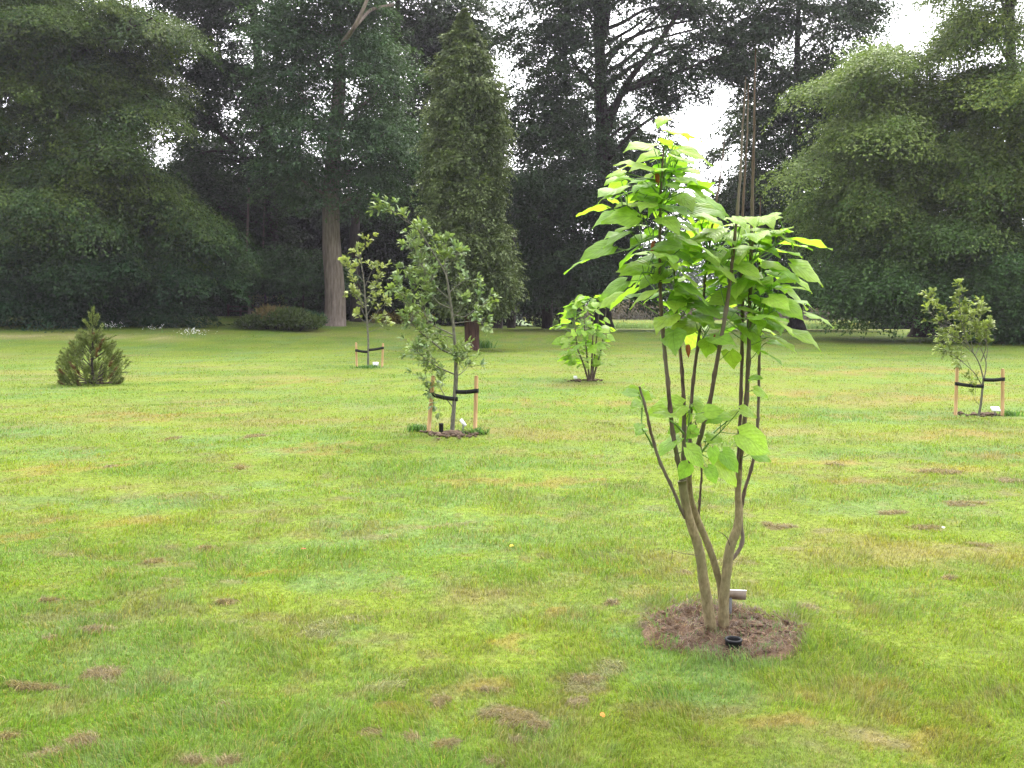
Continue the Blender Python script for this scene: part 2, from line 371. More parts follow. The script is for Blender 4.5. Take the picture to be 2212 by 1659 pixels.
# loose thatch fibres
xs, ys, sz = [], [], []
for (ex, ey, a, b2) in E_TH:
    k = int(min(5000, 16000*a*b2/max(1, (ey/3.4))**1.6*6)+40); r = np.sqrt(rng.random(k)); t = rng.random(k)*6.283
    xs.append(ex+a*r*np.cos(t)*1.05); ys.append(ey+b2*r*np.sin(t)*1.05)
x = np.concatenate(xs); y = np.concatenate(ys); q = field(E_TH, x, y)
k = q > .3; x, y, q = x[k], y[k], q[k]; N = len(x)
col = np.where(rng.random((N, 1)) < .2, np.array([[.32, .25, .13]]), np.array([[.185, .145, .06]]))*(.6+.7*rng.random((N, 1)))
o = blades('dead_thatch', x, y, .014+.02*rng.random(N), .0022*np.clip(y/3.2, 1, 9)+0*x, .9+1.6*rng.random(N), col, zoff=q*.012*rng.random(N))
tag(o, 'loose clumps of raked brown dead grass lying on the lawn', 'dead grass', kind='stuff')
# tall pale meadow behind the trees
N = 60000; x = 2+rng.random(N)*62; y = 84+rng.random(N)**1.3*60
col = (np.array([[.2, .3, .12]])*(.7+.6*rng.random((N, 1))))*(1+np.array([[.5, -.05, -.1]])*sstep(.5, .65, fbm(x, y, 9, 2))[:, None])
o = blades('meadow_grass', x, y, .6+.55*rng.random(N), .06+0*x, .2+.4*rng.random(N), col)
tag(o, 'tall pale meadow grass in the field beyond the trees', 'meadow', kind='stuff')

# ------------------------------------------------------------ foliage machinery
def leafverts(p, a, nrm, Ln, Wd, fold=.12):
    """(n) leaves -> quads"""
    s = unit(np.cross(a, nrm)); nn = np.cross(s, a)
    Ln = Ln[:, None]; Wd = Wd[:, None]
    V = np.stack([p, p+a*Ln*.48+s*Wd*.5+nn*Ln*fold, p+a*Ln-nn*Ln*fold, p+a*Ln*.48-s*Wd*.5+nn*Ln*fold], 1)
    k = np.arange(len(p))*4
    return V.reshape(-1, 3), np.stack([k, k+1, k+2, k+3], -1)
def rsph(n):
    return unit(rng.normal(size=(n, 3)))
def make_templates(m, droop=.35, wide=.55, k=5, zn=.045, nn=.45):
    T = []
    for _ in range(k):
        t = rng.random(m)**.8; side = (rng.random(m)*2-1)*wide*(1-.55*t)*(.25+t*1.2)
        z = -droop*t**2 - .25*droop*np.abs(side)+rng.normal(size=m)*zn
        pos = np.stack([t, side, z], -1)
        ax = np.stack([.7+0*t, np.sign(side)*.55+rng.normal(size=m)*.35, -droop*1.2*t+rng.normal(size=m)*.3], -1)
        nr = np.stack([rng.normal(size=m)*nn, rng.normal(size=m)*nn, np.ones(m)], -1)
        T.append((pos, unit(ax), unit(nr)))
    return T
def sprays(base, ax, size, T, leafL, leafW, col, colj=.35):
    """base (n,3), axis (n,3), size (n)"""
    V, Q, C = [], [], []; off = 0
    which = rng.integers(0, len(T), len(base))
    for ti, (pos, la, ln) in enumerate(T):
        k = which == ti
        if not k.any(): continue
        b = base[k]; a = unit(ax[k]); sz = size[k]
        up = np.array([0, 0, 1.])+rng.normal(size=(len(b), 3))*.18
        sd = unit(np.cross(a, up)); nr = np.cross(sd, a); Rm = np.stack([a, sd, nr], 1)      # rows
        p = b[:, None]+np.einsum('lj,sjk->slk', pos, Rm)*sz[:, None, None]
        A = np.einsum('lj,sjk->slk', la, Rm); Nn = np.einsum('lj,sjk->slk', ln, Rm)
        n_ = p.shape[0]*p.shape[1]
        p = p.reshape(-1, 3); A = unit(A.reshape(-1, 3)+rng.normal(size=(n_, 3))*.15); Nn = Nn.reshape(-1, 3)
        v, q = leafverts(p, A, Nn, leafL*(.6+.8*rng.random(n_)), leafW*(.6+.8*rng.random(n_)))
        cc = np.repeat(col[k], pos.shape[0], 0)*(1-colj/2+colj*rng.random((n_, 1)))
        V.append(v); Q.append(q+off); off += len(v); C.append(np.repeat(cc, 4, 0))
    return np.concatenate(V), np.concatenate(Q), np.concatenate(C)

def big_tree(name, label, group, base_px, d, trunk, r0, r1, lobes, nclump, csize, nspray, slen, m, leafL, leafW, c_lo, c_hi,
             droop=.35, flat=.45, kc=1.75, kl=1.35, fan=False, cool=None, clear=.6, boughs=(), bark=None, limbs=24, depth=5., cat='tree', tint=None, hole=None, inner=.5, extra=None, flare=1.0):
    nclump = int(nclump*kc); nspray = int(round(nspray*1.2)); leafL *= kl; leafW *= kl
    if fan: nspray = max(3, int(nspray*m/95)); m = 95; slen = 2.1; csize *= 1.15
    else: nspray = max(3, int(nspray*m/44)); m = 44; slen *= 1.35
    x0, y0, z0 = GD(base_px, d)
    root = thing(name, label, cat, (x0, y0, z0), group)
    # --- wood
    mb = MB(); tp = [np.array([x0, y0, z0-.25])]
    for (px, row) in trunk: tp.append(P(px, row, d))
    tp = np.array(tp); tl = smooth_line(tp, 26)
    hh = (tl[:, 2]-tl[0, 2])/max(.1, tl[-1, 2]-tl[0, 2])
    rr = r0+(r1-r0)*hh + flare*r0*.5*np.exp(-(tl[:, 2]-z0)/(.7*r0+.2))
    mb.tube(tl, rr, 14, rough=.08)
    mb.build('trunk', bark or M_BARK, root, True)
    # --- clumps
    bough_lines = []
    Lb = np.array([(*P(l[0], l[1], l[4] if len(l) > 4 else d), l[2]*d/F, l[3]*d/F, (l[5] if len(l) > 5 else depth)) for l in lobes])
    wt = Lb[:, 3]*Lb[:, 4]+Lb[:, 3]*Lb[:, 5]*.5; wt = wt/wt.sum()
    nb = max(8, nclump//(17 if fan else 7)); bi = rng.choice(len(Lb), nb, p=wt); bd = rsph(nb)
    bd[:, 1] = np.where(rng.random(nb) < .62, -np.abs(bd[:, 1]), bd[:, 1]); brf = .75+(.85 if fan else .5)*rng.random(nb)**1.8
    wi = rng.integers(0, nb, nclump); li = bi[wi]; loose = rng.random(nclump) < (.16 if fan else .55); tt = (.35 if fan else inner*.8)+(.65 if fan else 1-inner*.8)*rng.random(nclump)**.75
    li = np.where(loose, rng.choice(len(Lb), nclump, p=wt), li); rl = rsph(nclump); rl[:, 1] = np.where(rng.random(nclump) < .62, -np.abs(rl[:, 1]), rl[:, 1])
    dr = np.where(loose[:, None], rl, unit(bd[wi]+rsph(nclump)*[.2, .2, .07]))
    cc = Lb[li, :3]+dr*(np.where(loose, .95, brf[wi])*tt)[:, None]*np.stack([Lb[li, 3], Lb[li, 5], Lb[li, 4]], -1)
    cc[:, 2] -= droop*(2.6 if fan else 1.4)*tt**2
    gz = ground(cc[:, 0], cc[:, 1])+clear; cc[:, 2] = np.maximum(cc[:, 2], gz+1.2*rng.random(nclump)**2)
    if hole is not None:
        keep = np.ones(nclump, bool)
        t = cc[:, 1]; px = CX+cc[:, 0]/(t*math.cos(PITCH)-(cc[:, 2]-EYE)*math.sin(PITCH))*F
        cpv = (cc[:, 1]*math.sin(PITCH)+(cc[:, 2]-EYE)*math.cos(PITCH))/(cc[:, 1]*math.cos(PITCH)-(cc[:, 2]-EYE)*math.sin(PITCH))
        row = CY-cpv*F
        for (hx, hy, ha, hb) in hole:
            keep &= (((px-hx)/ha)**2+((row-hy)/hb)**2) > 1
        cc = cc[keep]
    for (ax0, ay0, ax1, ay1, e0, e1) in boughs:                      # long boughs that arch out and droop at the tip
        p0, p1 = P(ax0, ay0, e0), P(ax1, ay1, e1); Lh = np.linalg.norm(p1-p0); tb_ = np.linspace(.12, 1, max(6, int(Lh*1.5)))
        cv = p0+(p1-p0)*tb_[:, None]; cv[:, 2] += .16*Lh*np.sin(np.pi*tb_**.8); sd_ = unit(np.cross(p1-p0, [0, 0, 1.]))
        for sgn in (-1, 1, 0):
            cc = np.vstack([cc, cv+sd_*(sgn*(1.25-1.05*tb_)*1.3)[:, None]-np.array([0, 0, .25])*abs(sgn)+rng.normal(size=cv.shape)*[.3, .3, .12]])
        bough_lines.append(np.vstack([p0, cv]))
    nc = len(cc); cr = csize*(.5+.6*rng.random(nc)); nbg = sum(3*max(6, int(np.linalg.norm(P(q_[2], q_[3], q_[5])-P(q_[0], q_[1], q_[4]))*1.5)) for q_ in boughs)
    if nbg: cr[-nbg:] *= .8
    # limbs
    lb = MB(); pick = rng.choice(nc, min(limbs, nc), replace=False)
    for j in pick:
        e = cc[j]; hgt = max(tl[0, 2]+1.5, e[2]-abs(np.hypot(*(e-tl[-1])[:2]))*(.35+.4*rng.random()))
        ks = int(np.argmin(np.abs(tl[:, 2]-hgt))); ks = max(5, ks); s = tl[ks]
        mid = (s+e)/2+np.array([rng.normal()*.5, rng.normal()*.5, .08*np.linalg.norm(e-s)])
        pl = smooth_line([s, s*.5+mid*.5+rng.normal(size=3)*.25, mid, e*.5+mid*.5+rng.normal(size=3)*.3, e], 12)
        rs = min(rr[ks]*.45, .05+.018*np.linalg.norm(e-s)); lb.tube(pl, [rs, rs*.6, rs*.18], 6, rough=.1)
        for _ in range(3):
            q = pl[rng.integers(5, 11)]; e2 = q+rsph(1)[0]*cr[j]*1.4; lb.tube([q, (q+e2)/2+rng.normal(size=3)*.12, e2], [rs*.25, .012], 4, rough=0)
    for bl in bough_lines: lb.tube(smooth_line(bl, 16), [.14, .08, .02], 6, rough=.1)
    if extra:
        for (pts, ra, rb) in extra:
            pl = smooth_line([P(a, b_, d+dd) for (a, b_, dd) in pts], 16); lb.tube(pl, [ra, rb], 8, rough=.12)
    lb.build('branches', bark or M_BARK, root, True)
    # --- sprays
    ns = np.maximum(3, (nspray*(cr/csize)**2).astype(int)); ci = np.repeat(np.arange(nc), ns); n_ = len(ci)
    d2 = rsph(n_); d2[:, 2] = d2[:, 2]*.8+.15; out_ = unit(cc[ci]-np.array([x0, y0, 0])*[1, 1, 0]-np.array([0, 0, 1])*cc[ci][:, 2:3])
    offs = d2*np.array([1, 1, flat])*(cr[ci]*(.35+.65*rng.random(n_)))[:, None]
    bs = cc[ci]+offs
    ax = unit(d2*np.array([1, 1, .25])+out_*.7); ax[:, 2] -= droop*.35
    t_ = bs+ax*slen*.5; den = t_[:, 1]*math.cos(PITCH)-(t_[:, 2]-EYE)*math.sin(PITCH); spx = CX+t_[:, 0]/den*F
    srow = CY-(t_[:, 1]*math.sin(PITCH)+(t_[:, 2]-EYE)*math.cos(PITCH))/den*F; kp = np.ones(n_, bool); wob = (fbm(spx, srow, 40, 3, 3)-.5)*1.6
    for (hx, hy, ha, hb) in HOLES: kp &= np.sqrt(((spx-hx)/ha)**2+((srow-hy)/hb)**2) > .85+wob*.8+.22*rng.normal(size=n_)
    bs = bs[kp]; ax = ax[kp]; ci = ci[kp]; n_ = len(bs)
    if fan: ax = unit(np.stack([ax[:, 0], ax[:, 1], -.15-.75*rng.random(n_)], -1)+out_[kp]*[.5, .5, 0]); T = make_templates(m, .28, .6, 6, .035, .28)
    else: T = make_templates(m, droop, .6, 6, .05, .4)
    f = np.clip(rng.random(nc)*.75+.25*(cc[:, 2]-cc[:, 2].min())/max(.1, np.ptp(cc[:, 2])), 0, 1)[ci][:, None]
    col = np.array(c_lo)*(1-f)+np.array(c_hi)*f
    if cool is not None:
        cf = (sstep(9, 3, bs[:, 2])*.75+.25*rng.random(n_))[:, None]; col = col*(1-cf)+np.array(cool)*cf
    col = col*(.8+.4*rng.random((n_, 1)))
    bs[:, 2] = np.maximum(bs[:, 2], ground(bs[:, 0], bs[:, 1])+clear*.7)
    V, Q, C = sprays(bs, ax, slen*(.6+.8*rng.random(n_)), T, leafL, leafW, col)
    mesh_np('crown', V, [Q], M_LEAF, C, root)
    return root

G_BG = 'big trees around the lawn'
# openings in the canopy where the sky shows
HOLES = [(345, 325, 52, 55), (330, 385, 36, 34), (400, 130, 16, 16), (490, 235, 16, 14), (1500, 265, 62, 62), (1470, 60, 34, 26), (1540, 95, 30, 30), (1560, 190, 30, 40), (1960, 30, 72, 70), (1400, 265, 22, 20), (1590, 330, 22, 34), (1180, 30, 18, 14), (1540, 400, 40, 30), (1380, 20, 26, 16), (330, 10, 24, 12)]
# 1 left beech
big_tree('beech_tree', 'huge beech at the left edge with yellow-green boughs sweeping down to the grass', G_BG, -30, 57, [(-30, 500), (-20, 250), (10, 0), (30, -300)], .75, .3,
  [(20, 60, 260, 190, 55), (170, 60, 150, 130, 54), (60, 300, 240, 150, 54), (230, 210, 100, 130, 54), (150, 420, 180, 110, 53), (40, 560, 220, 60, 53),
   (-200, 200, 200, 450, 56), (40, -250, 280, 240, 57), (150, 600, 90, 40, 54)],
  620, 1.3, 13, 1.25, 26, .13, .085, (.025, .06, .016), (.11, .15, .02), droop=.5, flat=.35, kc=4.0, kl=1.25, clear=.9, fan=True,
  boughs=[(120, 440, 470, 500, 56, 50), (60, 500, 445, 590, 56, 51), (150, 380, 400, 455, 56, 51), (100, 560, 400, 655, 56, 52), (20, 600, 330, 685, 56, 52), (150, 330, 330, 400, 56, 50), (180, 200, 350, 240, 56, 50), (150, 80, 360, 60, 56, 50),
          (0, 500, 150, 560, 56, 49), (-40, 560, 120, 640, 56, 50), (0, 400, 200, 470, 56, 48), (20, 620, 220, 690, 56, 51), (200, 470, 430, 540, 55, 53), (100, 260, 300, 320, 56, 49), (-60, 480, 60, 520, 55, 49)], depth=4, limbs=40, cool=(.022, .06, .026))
# 2 oak behind the sky gap
big_tree('oak_tree', 'dark tree with sky showing through its branches, between the left beech and the pale trunk', G_BG, 590, 66, [(588, 500), (580, 350), (560, 150), (545, 0), (540, -150)], .55, .2,
  [(520, 60, 150, 120), (420, 40, 110, 90), (580, 240, 100, 120), (480, 200, 90, 80), (560, 420, 110, 110), (440, 260, 60, 45), (480, 430, 80, 80), (420, 350, 45, 50), (400, 150, 70, 60), (500, -120, 200, 90), (500, 560, 130, 90), (600, 590, 100, 80)],
  420, 1.35, 10, 1.2, 24, .17, .11, (.018, .04, .014), (.035, .065, .02), droop=.2, depth=5, kc=2.0, kl=1.2, limbs=34,
  extra=[([(575, 390, 0), (520, 330, -1), (480, 290, -2), (425, 240, -2), (400, 215, -2)], .28, .06), ([(520, 330, -1), (470, 325, -2), (430, 330, -2), (395, 365, -2)], .12, .03), ([(570, 250, 0), (500, 160, -1), (470, 110, -1)], .2, .06)])
# 3 pale trunk tree
big_tree('pale_trunk_tree', 'tall tree with a thick pale grey-brown bare trunk bulging at its base', G_BG, 722, 57, [(727, 640), (716, 560), (714, 430), (722, 300), (735, 180), (730, 60), (735, -100)], .66, .26,
  [(745, 100, 120, 90), (650, 170, 80, 90), (700, 290, 110, 80), (820, 290, 80, 80), (650, 350, 60, 70), (720, 20, 100, 60), (800, 170, 80, 80), (660, 60, 80, 70), (720, -120, 150, 90), (800, 400, 60, 55)],
  330, 1.3, 12, 1.15, 24, .15, .095, (.035, .08, .035), (.085, .145, .055), droop=.35, depth=4, kl=1.1, kc=2, bark=M_PALE, limbs=30, flare=.25,
  extra=[([(735, 100, -3), (765, 60, -5), (785, 20, -5), (800, -20, -5)], .16, .09), ([(850, 10, -2), (800, 20, -3), (765, 60, -5)], .1, .1)])
# woodland trees in shade behind
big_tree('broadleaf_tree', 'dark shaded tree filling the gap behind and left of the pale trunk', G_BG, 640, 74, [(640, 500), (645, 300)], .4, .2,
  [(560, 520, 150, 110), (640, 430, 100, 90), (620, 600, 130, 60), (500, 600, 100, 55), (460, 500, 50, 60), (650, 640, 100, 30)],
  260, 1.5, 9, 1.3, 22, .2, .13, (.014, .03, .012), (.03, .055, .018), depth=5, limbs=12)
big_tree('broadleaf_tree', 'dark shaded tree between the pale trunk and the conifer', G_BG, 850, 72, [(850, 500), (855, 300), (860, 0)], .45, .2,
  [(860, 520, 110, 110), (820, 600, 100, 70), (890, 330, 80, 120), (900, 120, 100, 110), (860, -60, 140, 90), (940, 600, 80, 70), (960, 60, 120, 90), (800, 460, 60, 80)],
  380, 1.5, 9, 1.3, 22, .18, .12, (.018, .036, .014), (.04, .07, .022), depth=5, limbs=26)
# 6 oak right of conifer
big_tree('oak_tree', 'large dark oak with long boughs against the sky, right of the conifer', G_BG, 1300, 63, [(1300, 560), (1305, 400), (1300, 250), (1295, 100), (1290, -60)], .62, .3,
  [(1180, 60, 110, 90), (1160, 230, 90, 90), (1240, 330, 100, 100), (1180, 430, 110, 100), (1290, 470, 110, 100), (1390, 430, 70, 80), (1230, 570, 130, 70), (1360, 590, 80, 60), (1150, 600, 70, 70),
   (1420, 120, 60, 45), (1500, 90, 70, 45), (1450, 190, 60, 35), (1380, 260, 60, 45), (1480, 10, 90, 40), (1300, 20, 90, 70), (1400, 330, 40, 40), (1270, -100, 220, 80), (1260, 150, 80, 90), (1530, 160, 40, 30)],
  520, 1.3, 11, 1.15, 24, .16, .105, (.02, .042, .018), (.045, .075, .026), depth=4.5, kc=2.2, kl=1.2, limbs=30, clear=2.0,
  extra=[([(1305, 300, 0), (1340, 200, -1), (1390, 130, -2), (1440, 70, -2), (1480, 0, -2)], .3, .1), ([(1340, 200, -1), (1420, 170, -2), (1480, 150, -3), (1550, 120, -3)], .2, .05),
         ([(1300, 80, 0), (1310, 20, 0), (1300, -40, 0)], .4, .3), ([(1310, 350, 0), (1370, 280, -2), (1430, 240, -2), (1480, 200, -2)], .17, .04)])
# 7 tree right of sky gap
big_tree('broadleaf_tree', 'dark leafy tree behind the tall catalpa canes, between the sky gap and the right beech', G_BG, 1720, 64, [(1722, 560), (1725, 400), (1720, 200), (1725, 0)], .45, .15,
  [(1640, 60, 80, 70), (1740, 60, 110, 80), (1690, 210, 110, 80), (1780, 230, 90, 90), (1650, 350, 80, 80), (1740, 400, 120, 90), (1640, 500, 80, 80), (1740, 560, 120, 80), (1700, 640, 140, 38), (1590, 140, 50, 60), (1700, -80, 160, 60), (1810, 630, 90, 50), (1600, 420, 50, 60), (1850, 20, 50, 40)],
  470, 1.25, 10, 1.1, 24, .16, .105, (.02, .045, .018), (.05, .08, .026), depth=4.5, kc=2.2, kl=1.2, limbs=40, clear=2.6)
# 8 right beech
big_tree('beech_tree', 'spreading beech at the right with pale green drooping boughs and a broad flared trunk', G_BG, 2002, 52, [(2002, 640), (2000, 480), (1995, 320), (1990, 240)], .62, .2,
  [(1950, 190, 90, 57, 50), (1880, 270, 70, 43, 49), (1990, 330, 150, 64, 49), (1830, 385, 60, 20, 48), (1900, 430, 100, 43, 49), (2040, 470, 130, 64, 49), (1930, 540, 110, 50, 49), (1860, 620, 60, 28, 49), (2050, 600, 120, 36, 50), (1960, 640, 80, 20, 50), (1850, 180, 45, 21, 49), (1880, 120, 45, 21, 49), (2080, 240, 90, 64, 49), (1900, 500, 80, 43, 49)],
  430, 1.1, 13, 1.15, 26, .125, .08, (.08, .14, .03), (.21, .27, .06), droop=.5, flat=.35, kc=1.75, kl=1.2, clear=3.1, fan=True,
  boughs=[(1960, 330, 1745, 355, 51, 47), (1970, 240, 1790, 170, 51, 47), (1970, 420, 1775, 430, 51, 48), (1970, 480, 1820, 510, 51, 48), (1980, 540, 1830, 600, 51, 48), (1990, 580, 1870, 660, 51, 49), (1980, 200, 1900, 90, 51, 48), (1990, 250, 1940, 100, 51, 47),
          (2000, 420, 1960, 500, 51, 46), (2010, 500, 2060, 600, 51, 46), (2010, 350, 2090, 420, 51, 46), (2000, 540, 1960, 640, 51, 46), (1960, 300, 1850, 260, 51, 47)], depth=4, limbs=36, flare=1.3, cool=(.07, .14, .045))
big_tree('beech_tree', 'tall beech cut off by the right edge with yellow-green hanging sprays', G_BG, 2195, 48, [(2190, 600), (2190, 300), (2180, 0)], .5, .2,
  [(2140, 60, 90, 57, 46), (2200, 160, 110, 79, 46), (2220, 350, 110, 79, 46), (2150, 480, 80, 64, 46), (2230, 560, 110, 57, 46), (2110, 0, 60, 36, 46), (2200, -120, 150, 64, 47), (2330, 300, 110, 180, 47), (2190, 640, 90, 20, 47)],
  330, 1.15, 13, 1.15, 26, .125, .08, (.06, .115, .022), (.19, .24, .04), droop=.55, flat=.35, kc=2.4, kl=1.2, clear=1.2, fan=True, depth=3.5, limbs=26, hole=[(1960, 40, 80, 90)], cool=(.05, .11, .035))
# backdrop trees
for (px, d, rows, wpx, lab) in [(1240, 88, (330, 210), 160, 'tall dark tree in the back row behind the large oak'), (1715, 90, (330, 230), 170, 'tall dark tree in the back row behind the catalpa canes'),
                    (520, 92, (300, 200), 120, 'dark tree in the back row beside the left sky gap'), (890, 90, (220, 240), 150, 'dark tree in the back row left of the conifer'),
                    (400, 95, (430, 60), 75, 'pale green distant tree in the gap beside the left beech'), (1100, 84, (560, 130), 80, 'dark tree glimpsed low between the conifer and the oak'),
                    (1980, 84, (560, 150), 90, 'dark tree behind the right beech'), (2140, 80, (540, 170), 90, 'dark tree standing behind the right edge beech')]:
    a, b2 = rows
    hi = (.11, .16, .06) if px == 400 else (.03, .05, .02)
    big_tree('broadleaf_tree', lab, G_BG, px, d, [(px, a+50), (px+5, a)], .3, .15, [(px, a, wpx, b2), (px-wpx*.5, a+b2*.5, wpx*.8, b2*.6), (px+wpx*.6, a+b2*.4, wpx*.8, b2*.7)],
             150, 1.7, 9, 1.5, 20, .24, .16, tuple(v*.5 for v in hi), hi, limbs=8)
# left understorey boughs
big_tree('understorey_tree', 'low blue-green boughs in front of the dark wood beside the pale trunk', G_BG, 655, 60, [(655, 640), (655, 590)], .1, .05,
  [(650, 590, 60, 28), (690, 560, 30, 22), (600, 560, 60, 40)], 50, 1.1, 12, 1.1, 22, .15, .09, (.05, .10, .04), (.07, .13, .05), depth=2, limbs=8)

# far wood beyond the field
def mass(name, label, x0, x1, y0, y1, h0, h1, n_, leaf, clo, chi, seed):
    x = x0+rng.random(n_)*(x1-x0); y = y0+rng.random(n_)*(y1-y0)
    top = h0+(h1-h0)*fbm(x, x*0, (x1-x0)/9, seed, 3)
    z = ground(x, y)+top*rng.random(n_)
    col = np.array(clo)+(np.array(chi)-np.array(clo))*fbm(x, z, leaf*9, seed, 3)[:, None]
    V, q = leafverts(np.stack([x, y, z], -1), rsph(n_), rsph(n_), leaf*(.6+.8*rng.random(n_)), leaf*.7*(.6+.8*rng.random(n_)))
    return tag(mesh_np(name, V, [q], M_LEAF, np.repeat(col, 4, 0)), label, 'woodland', kind='stuff')
mass('distant_wood', 'far blue-grey woodland beyond the field', -60, 130, 190, 215, 8, 26, 60000, .9, (.03, .055, .03), (.06, .09, .045), 2)
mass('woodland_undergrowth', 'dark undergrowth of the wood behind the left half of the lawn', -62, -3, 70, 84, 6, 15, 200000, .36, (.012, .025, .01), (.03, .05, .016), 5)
mass('field_hedge', 'russet and grey-green hedge on the far side of the field', 2, 80, 140, 148, 1.5, 5, 30000, .4, (.07, .08, .05), (.17, .12, .08), 3)

# thin woodland stems
for (px, d, r, lab) in [(1072, 67, .42, 'thick dark trunk just right of the conifer'), (1104, 70, .3, 'slim dark trunk second right of the conifer'), (1181, 66, .36, 'dark trunk standing at the lawn edge behind the small catalpa'),
                   (768, 66, .4, 'dark trunk directly right of the pale trunk'), (538, 62, .09, 'thin pale woodland stem above the rail fence'), (573, 64, .07, 'thin woodland stem right of the rail fence')]:
    x0, y0, z0 = GD(px, d); rt = thing('woodland_trunk', lab, 'tree trunk', (x0, y0, z0), 'bare trunks at the edge of the wood')
    mb = MB(); k = 5.0+rng.random()*2; mb.tube(smooth_line([(x0, y0, z0-.2), (x0+.1, y0, z0+k*.3), (x0-.1, y0, z0+k*.6), (x0+.2, y0, z0+k*1.4)], 12), [r*1.15, r, r*.9, r*.8], 10, rough=.08)
    mb.build('trunk', M_BARK if r > .15 else M_PALE, rt, True)

# ------------------------------------------------------------ conifer
x0, y0, z0 = G(1020, 757); CD = y0
root = thing('cypress_tree', 'tall narrow olive green conifer with a bare reddish trunk in the lawn', 'conifer', (x0, y0, z0))
mb = MB(); mb.tube(smooth_line([(x0, y0, z0-.2), P(1019, 735, CD), P(1019, 690, CD), P(1015, 400, CD), P(1002, 30, CD)], 30), [.36, .3, .28, .24, .2, .12, .03], 14, rough=.12); mb.build('trunk', M_RED, root, True)
rows = [8, 50, 100, 200, 300, 400, 440, 500, 560, 600, 640, 680, 700]
lf = [1002, 992, 966, 940, 926, 918, 926, 922, 920, 925, 945, 975, 1005]; rt_ = [1005, 1013, 1038, 1078, 1085, 1078, 1072, 1088, 1102, 1114, 1106, 1075, 1040]
nc_ = 1250; crow = 22+640*rng.random(nc_)**.8; cth = rng.random(nc_)*2*np.pi; cout = (rng.random(nc_)**1.5)*.95-.3
ci = np.repeat(np.arange(nc_), 20); n_ = len(ci); row = crow[ci]; th = cth[ci]
L_ = np.interp(row, rows, lf); R_ = np.interp(row, rows, rt_); ctr = P((L_+R_)/2, row, CD); r = (R_-L_)/2*CD/F*.8
nz = fbm(th*2.2, row/70, 1, 2, 3)
rd = np.stack([np.cos(th), np.sin(th), 0*th], -1)
base = ctr+rd*np.maximum(r*(.84+.16*nz)+.8*(nz-.5)*np.clip(r, 0, 1)-.4*np.clip(r, .2, 1)+cout[ci]*np.clip(r, .05, 1), .03)[:, None]+rng.normal(size=(n_, 3))*[.2, .2, .1]*np.clip(r, .1, 1)[:, None]
ax = unit(rd*.8+rng.normal(size=(n_, 3))*.5+np.array([0, 0, -.2]))
T = make_templates(15, .6, .5, 5, .04, .4)
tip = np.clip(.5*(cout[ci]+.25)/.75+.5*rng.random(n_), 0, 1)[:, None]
col = np.array([.03, .055, .02])*(1-tip)+np.array([.155, .20, .07])*tip  # yellowish new growth outside; dark gaps between clumps are painted into the inner colour
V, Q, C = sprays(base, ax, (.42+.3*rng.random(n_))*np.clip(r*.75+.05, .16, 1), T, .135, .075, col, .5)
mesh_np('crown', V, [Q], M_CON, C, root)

# ------------------------------------------------------------ undergrowth shrubs by the pale trunk
def shrub(name, label, lobes, d, n_, leaf, clo, chi, depth=1.2, cat='shrub'):
    x0, y0, z0 = GD(lobes[0][0], d); root = thing(name, label, cat, (x0, y0, z0), 'shrubs at the edge of the wood')
    mb = MB()
    for k in range(14):
        l = lobes[rng.integers(len(lobes))]; e = P(l[0]+rng.normal()*l[2]*.4, l[1]-l[3]*.2, d); b0 = np.array([e[0]*.7+x0*.3, y0, float(ground(e[0]*.7+x0*.3, y0))-.05])
        mb.tube([b0, (b0+e)/2+rng.normal(size=3)*.08, e], [.025, .008], 5)
    mb.build('stems', M_BARK, root, True)
    V, Q, C = [], [], []; o_ = 0
    for l in lobes:
        k = int(n_*l[2]*l[3]/sum(q[2]*q[3] for q in lobes)); dr = rsph(k); dr *= (.45+.75*rng.random((k, 1))**1.5)*(.75+.5*vn(dr[:, 0]*2, dr[:, 2]*2, .4, 3))[:, None]
        p = P(l[0], l[1], d)+dr*np.array([l[2]*d/F, depth, l[3]*d/F]); p[:, 2] = np.maximum(p[:, 2], ground(p[:, 0], p[:, 1])+.03)
        c_ = np.array(l[4] if len(l) > 4 else clo); c2 = np.array(l[5] if len(l) > 5 else chi); f = rng.random((k, 1))
        a = unit(dr+np.array([0, 0, .8])+rng.normal(size=(k, 3))*.5)
        v, q = leafverts(p, a, rsph(k), leaf*(.6+.9*rng.random(k)), leaf*.4*(.6+.8*rng.random(k)))
        V.append(v); Q.append(q+o_); o_ += len(v); C.append(np.repeat(c_*(1-f)+c2*f, 4, 0))
    mesh_np('leaves', np.concatenate(V), [np.concatenate(Q)], M_LEAF, np.concatenate(C), root); return root
RS = ((.11, .10, .04), (.21, .15, .07))
shrub('bramble_patch', 'low tangled bramble bush with russet dead stalks, left of the pale trunk', [(600, 692, 62, 13), (585, 677, 28, 11, *RS), (622, 684, 36, 15), (560, 694, 35, 10), (650, 695, 48, 11), (540, 702, 30, 6)], 52, 9000, .22, (.045, .07, .02), (.11, .15, .05))
shrub('evergreen_bush', 'small dark blue-green bush against the left side of the pale trunk', [(672, 692, 30, 13), (650, 685, 26, 12)], 53.5, 2600, .16, (.02, .055, .025), (.045, .10, .045))
shrub('yellow_shrub', 'sunlit yellow-green shrub in the dark wood above the bramble patch', [(588, 648, 22, 10), (560, 650, 12, 8)], 66, 700, .3, (.16, .21, .07), (.3, .34, .15))
shrub('autumn_bush', 'thin bush with ochre leaves under the trees left of the conifer', [(860, 693, 45, 12), (900, 690, 35, 12), (820, 690, 20, 12)], 66, 1600, .22, (.1, .09, .03), (.3, .22, .07))

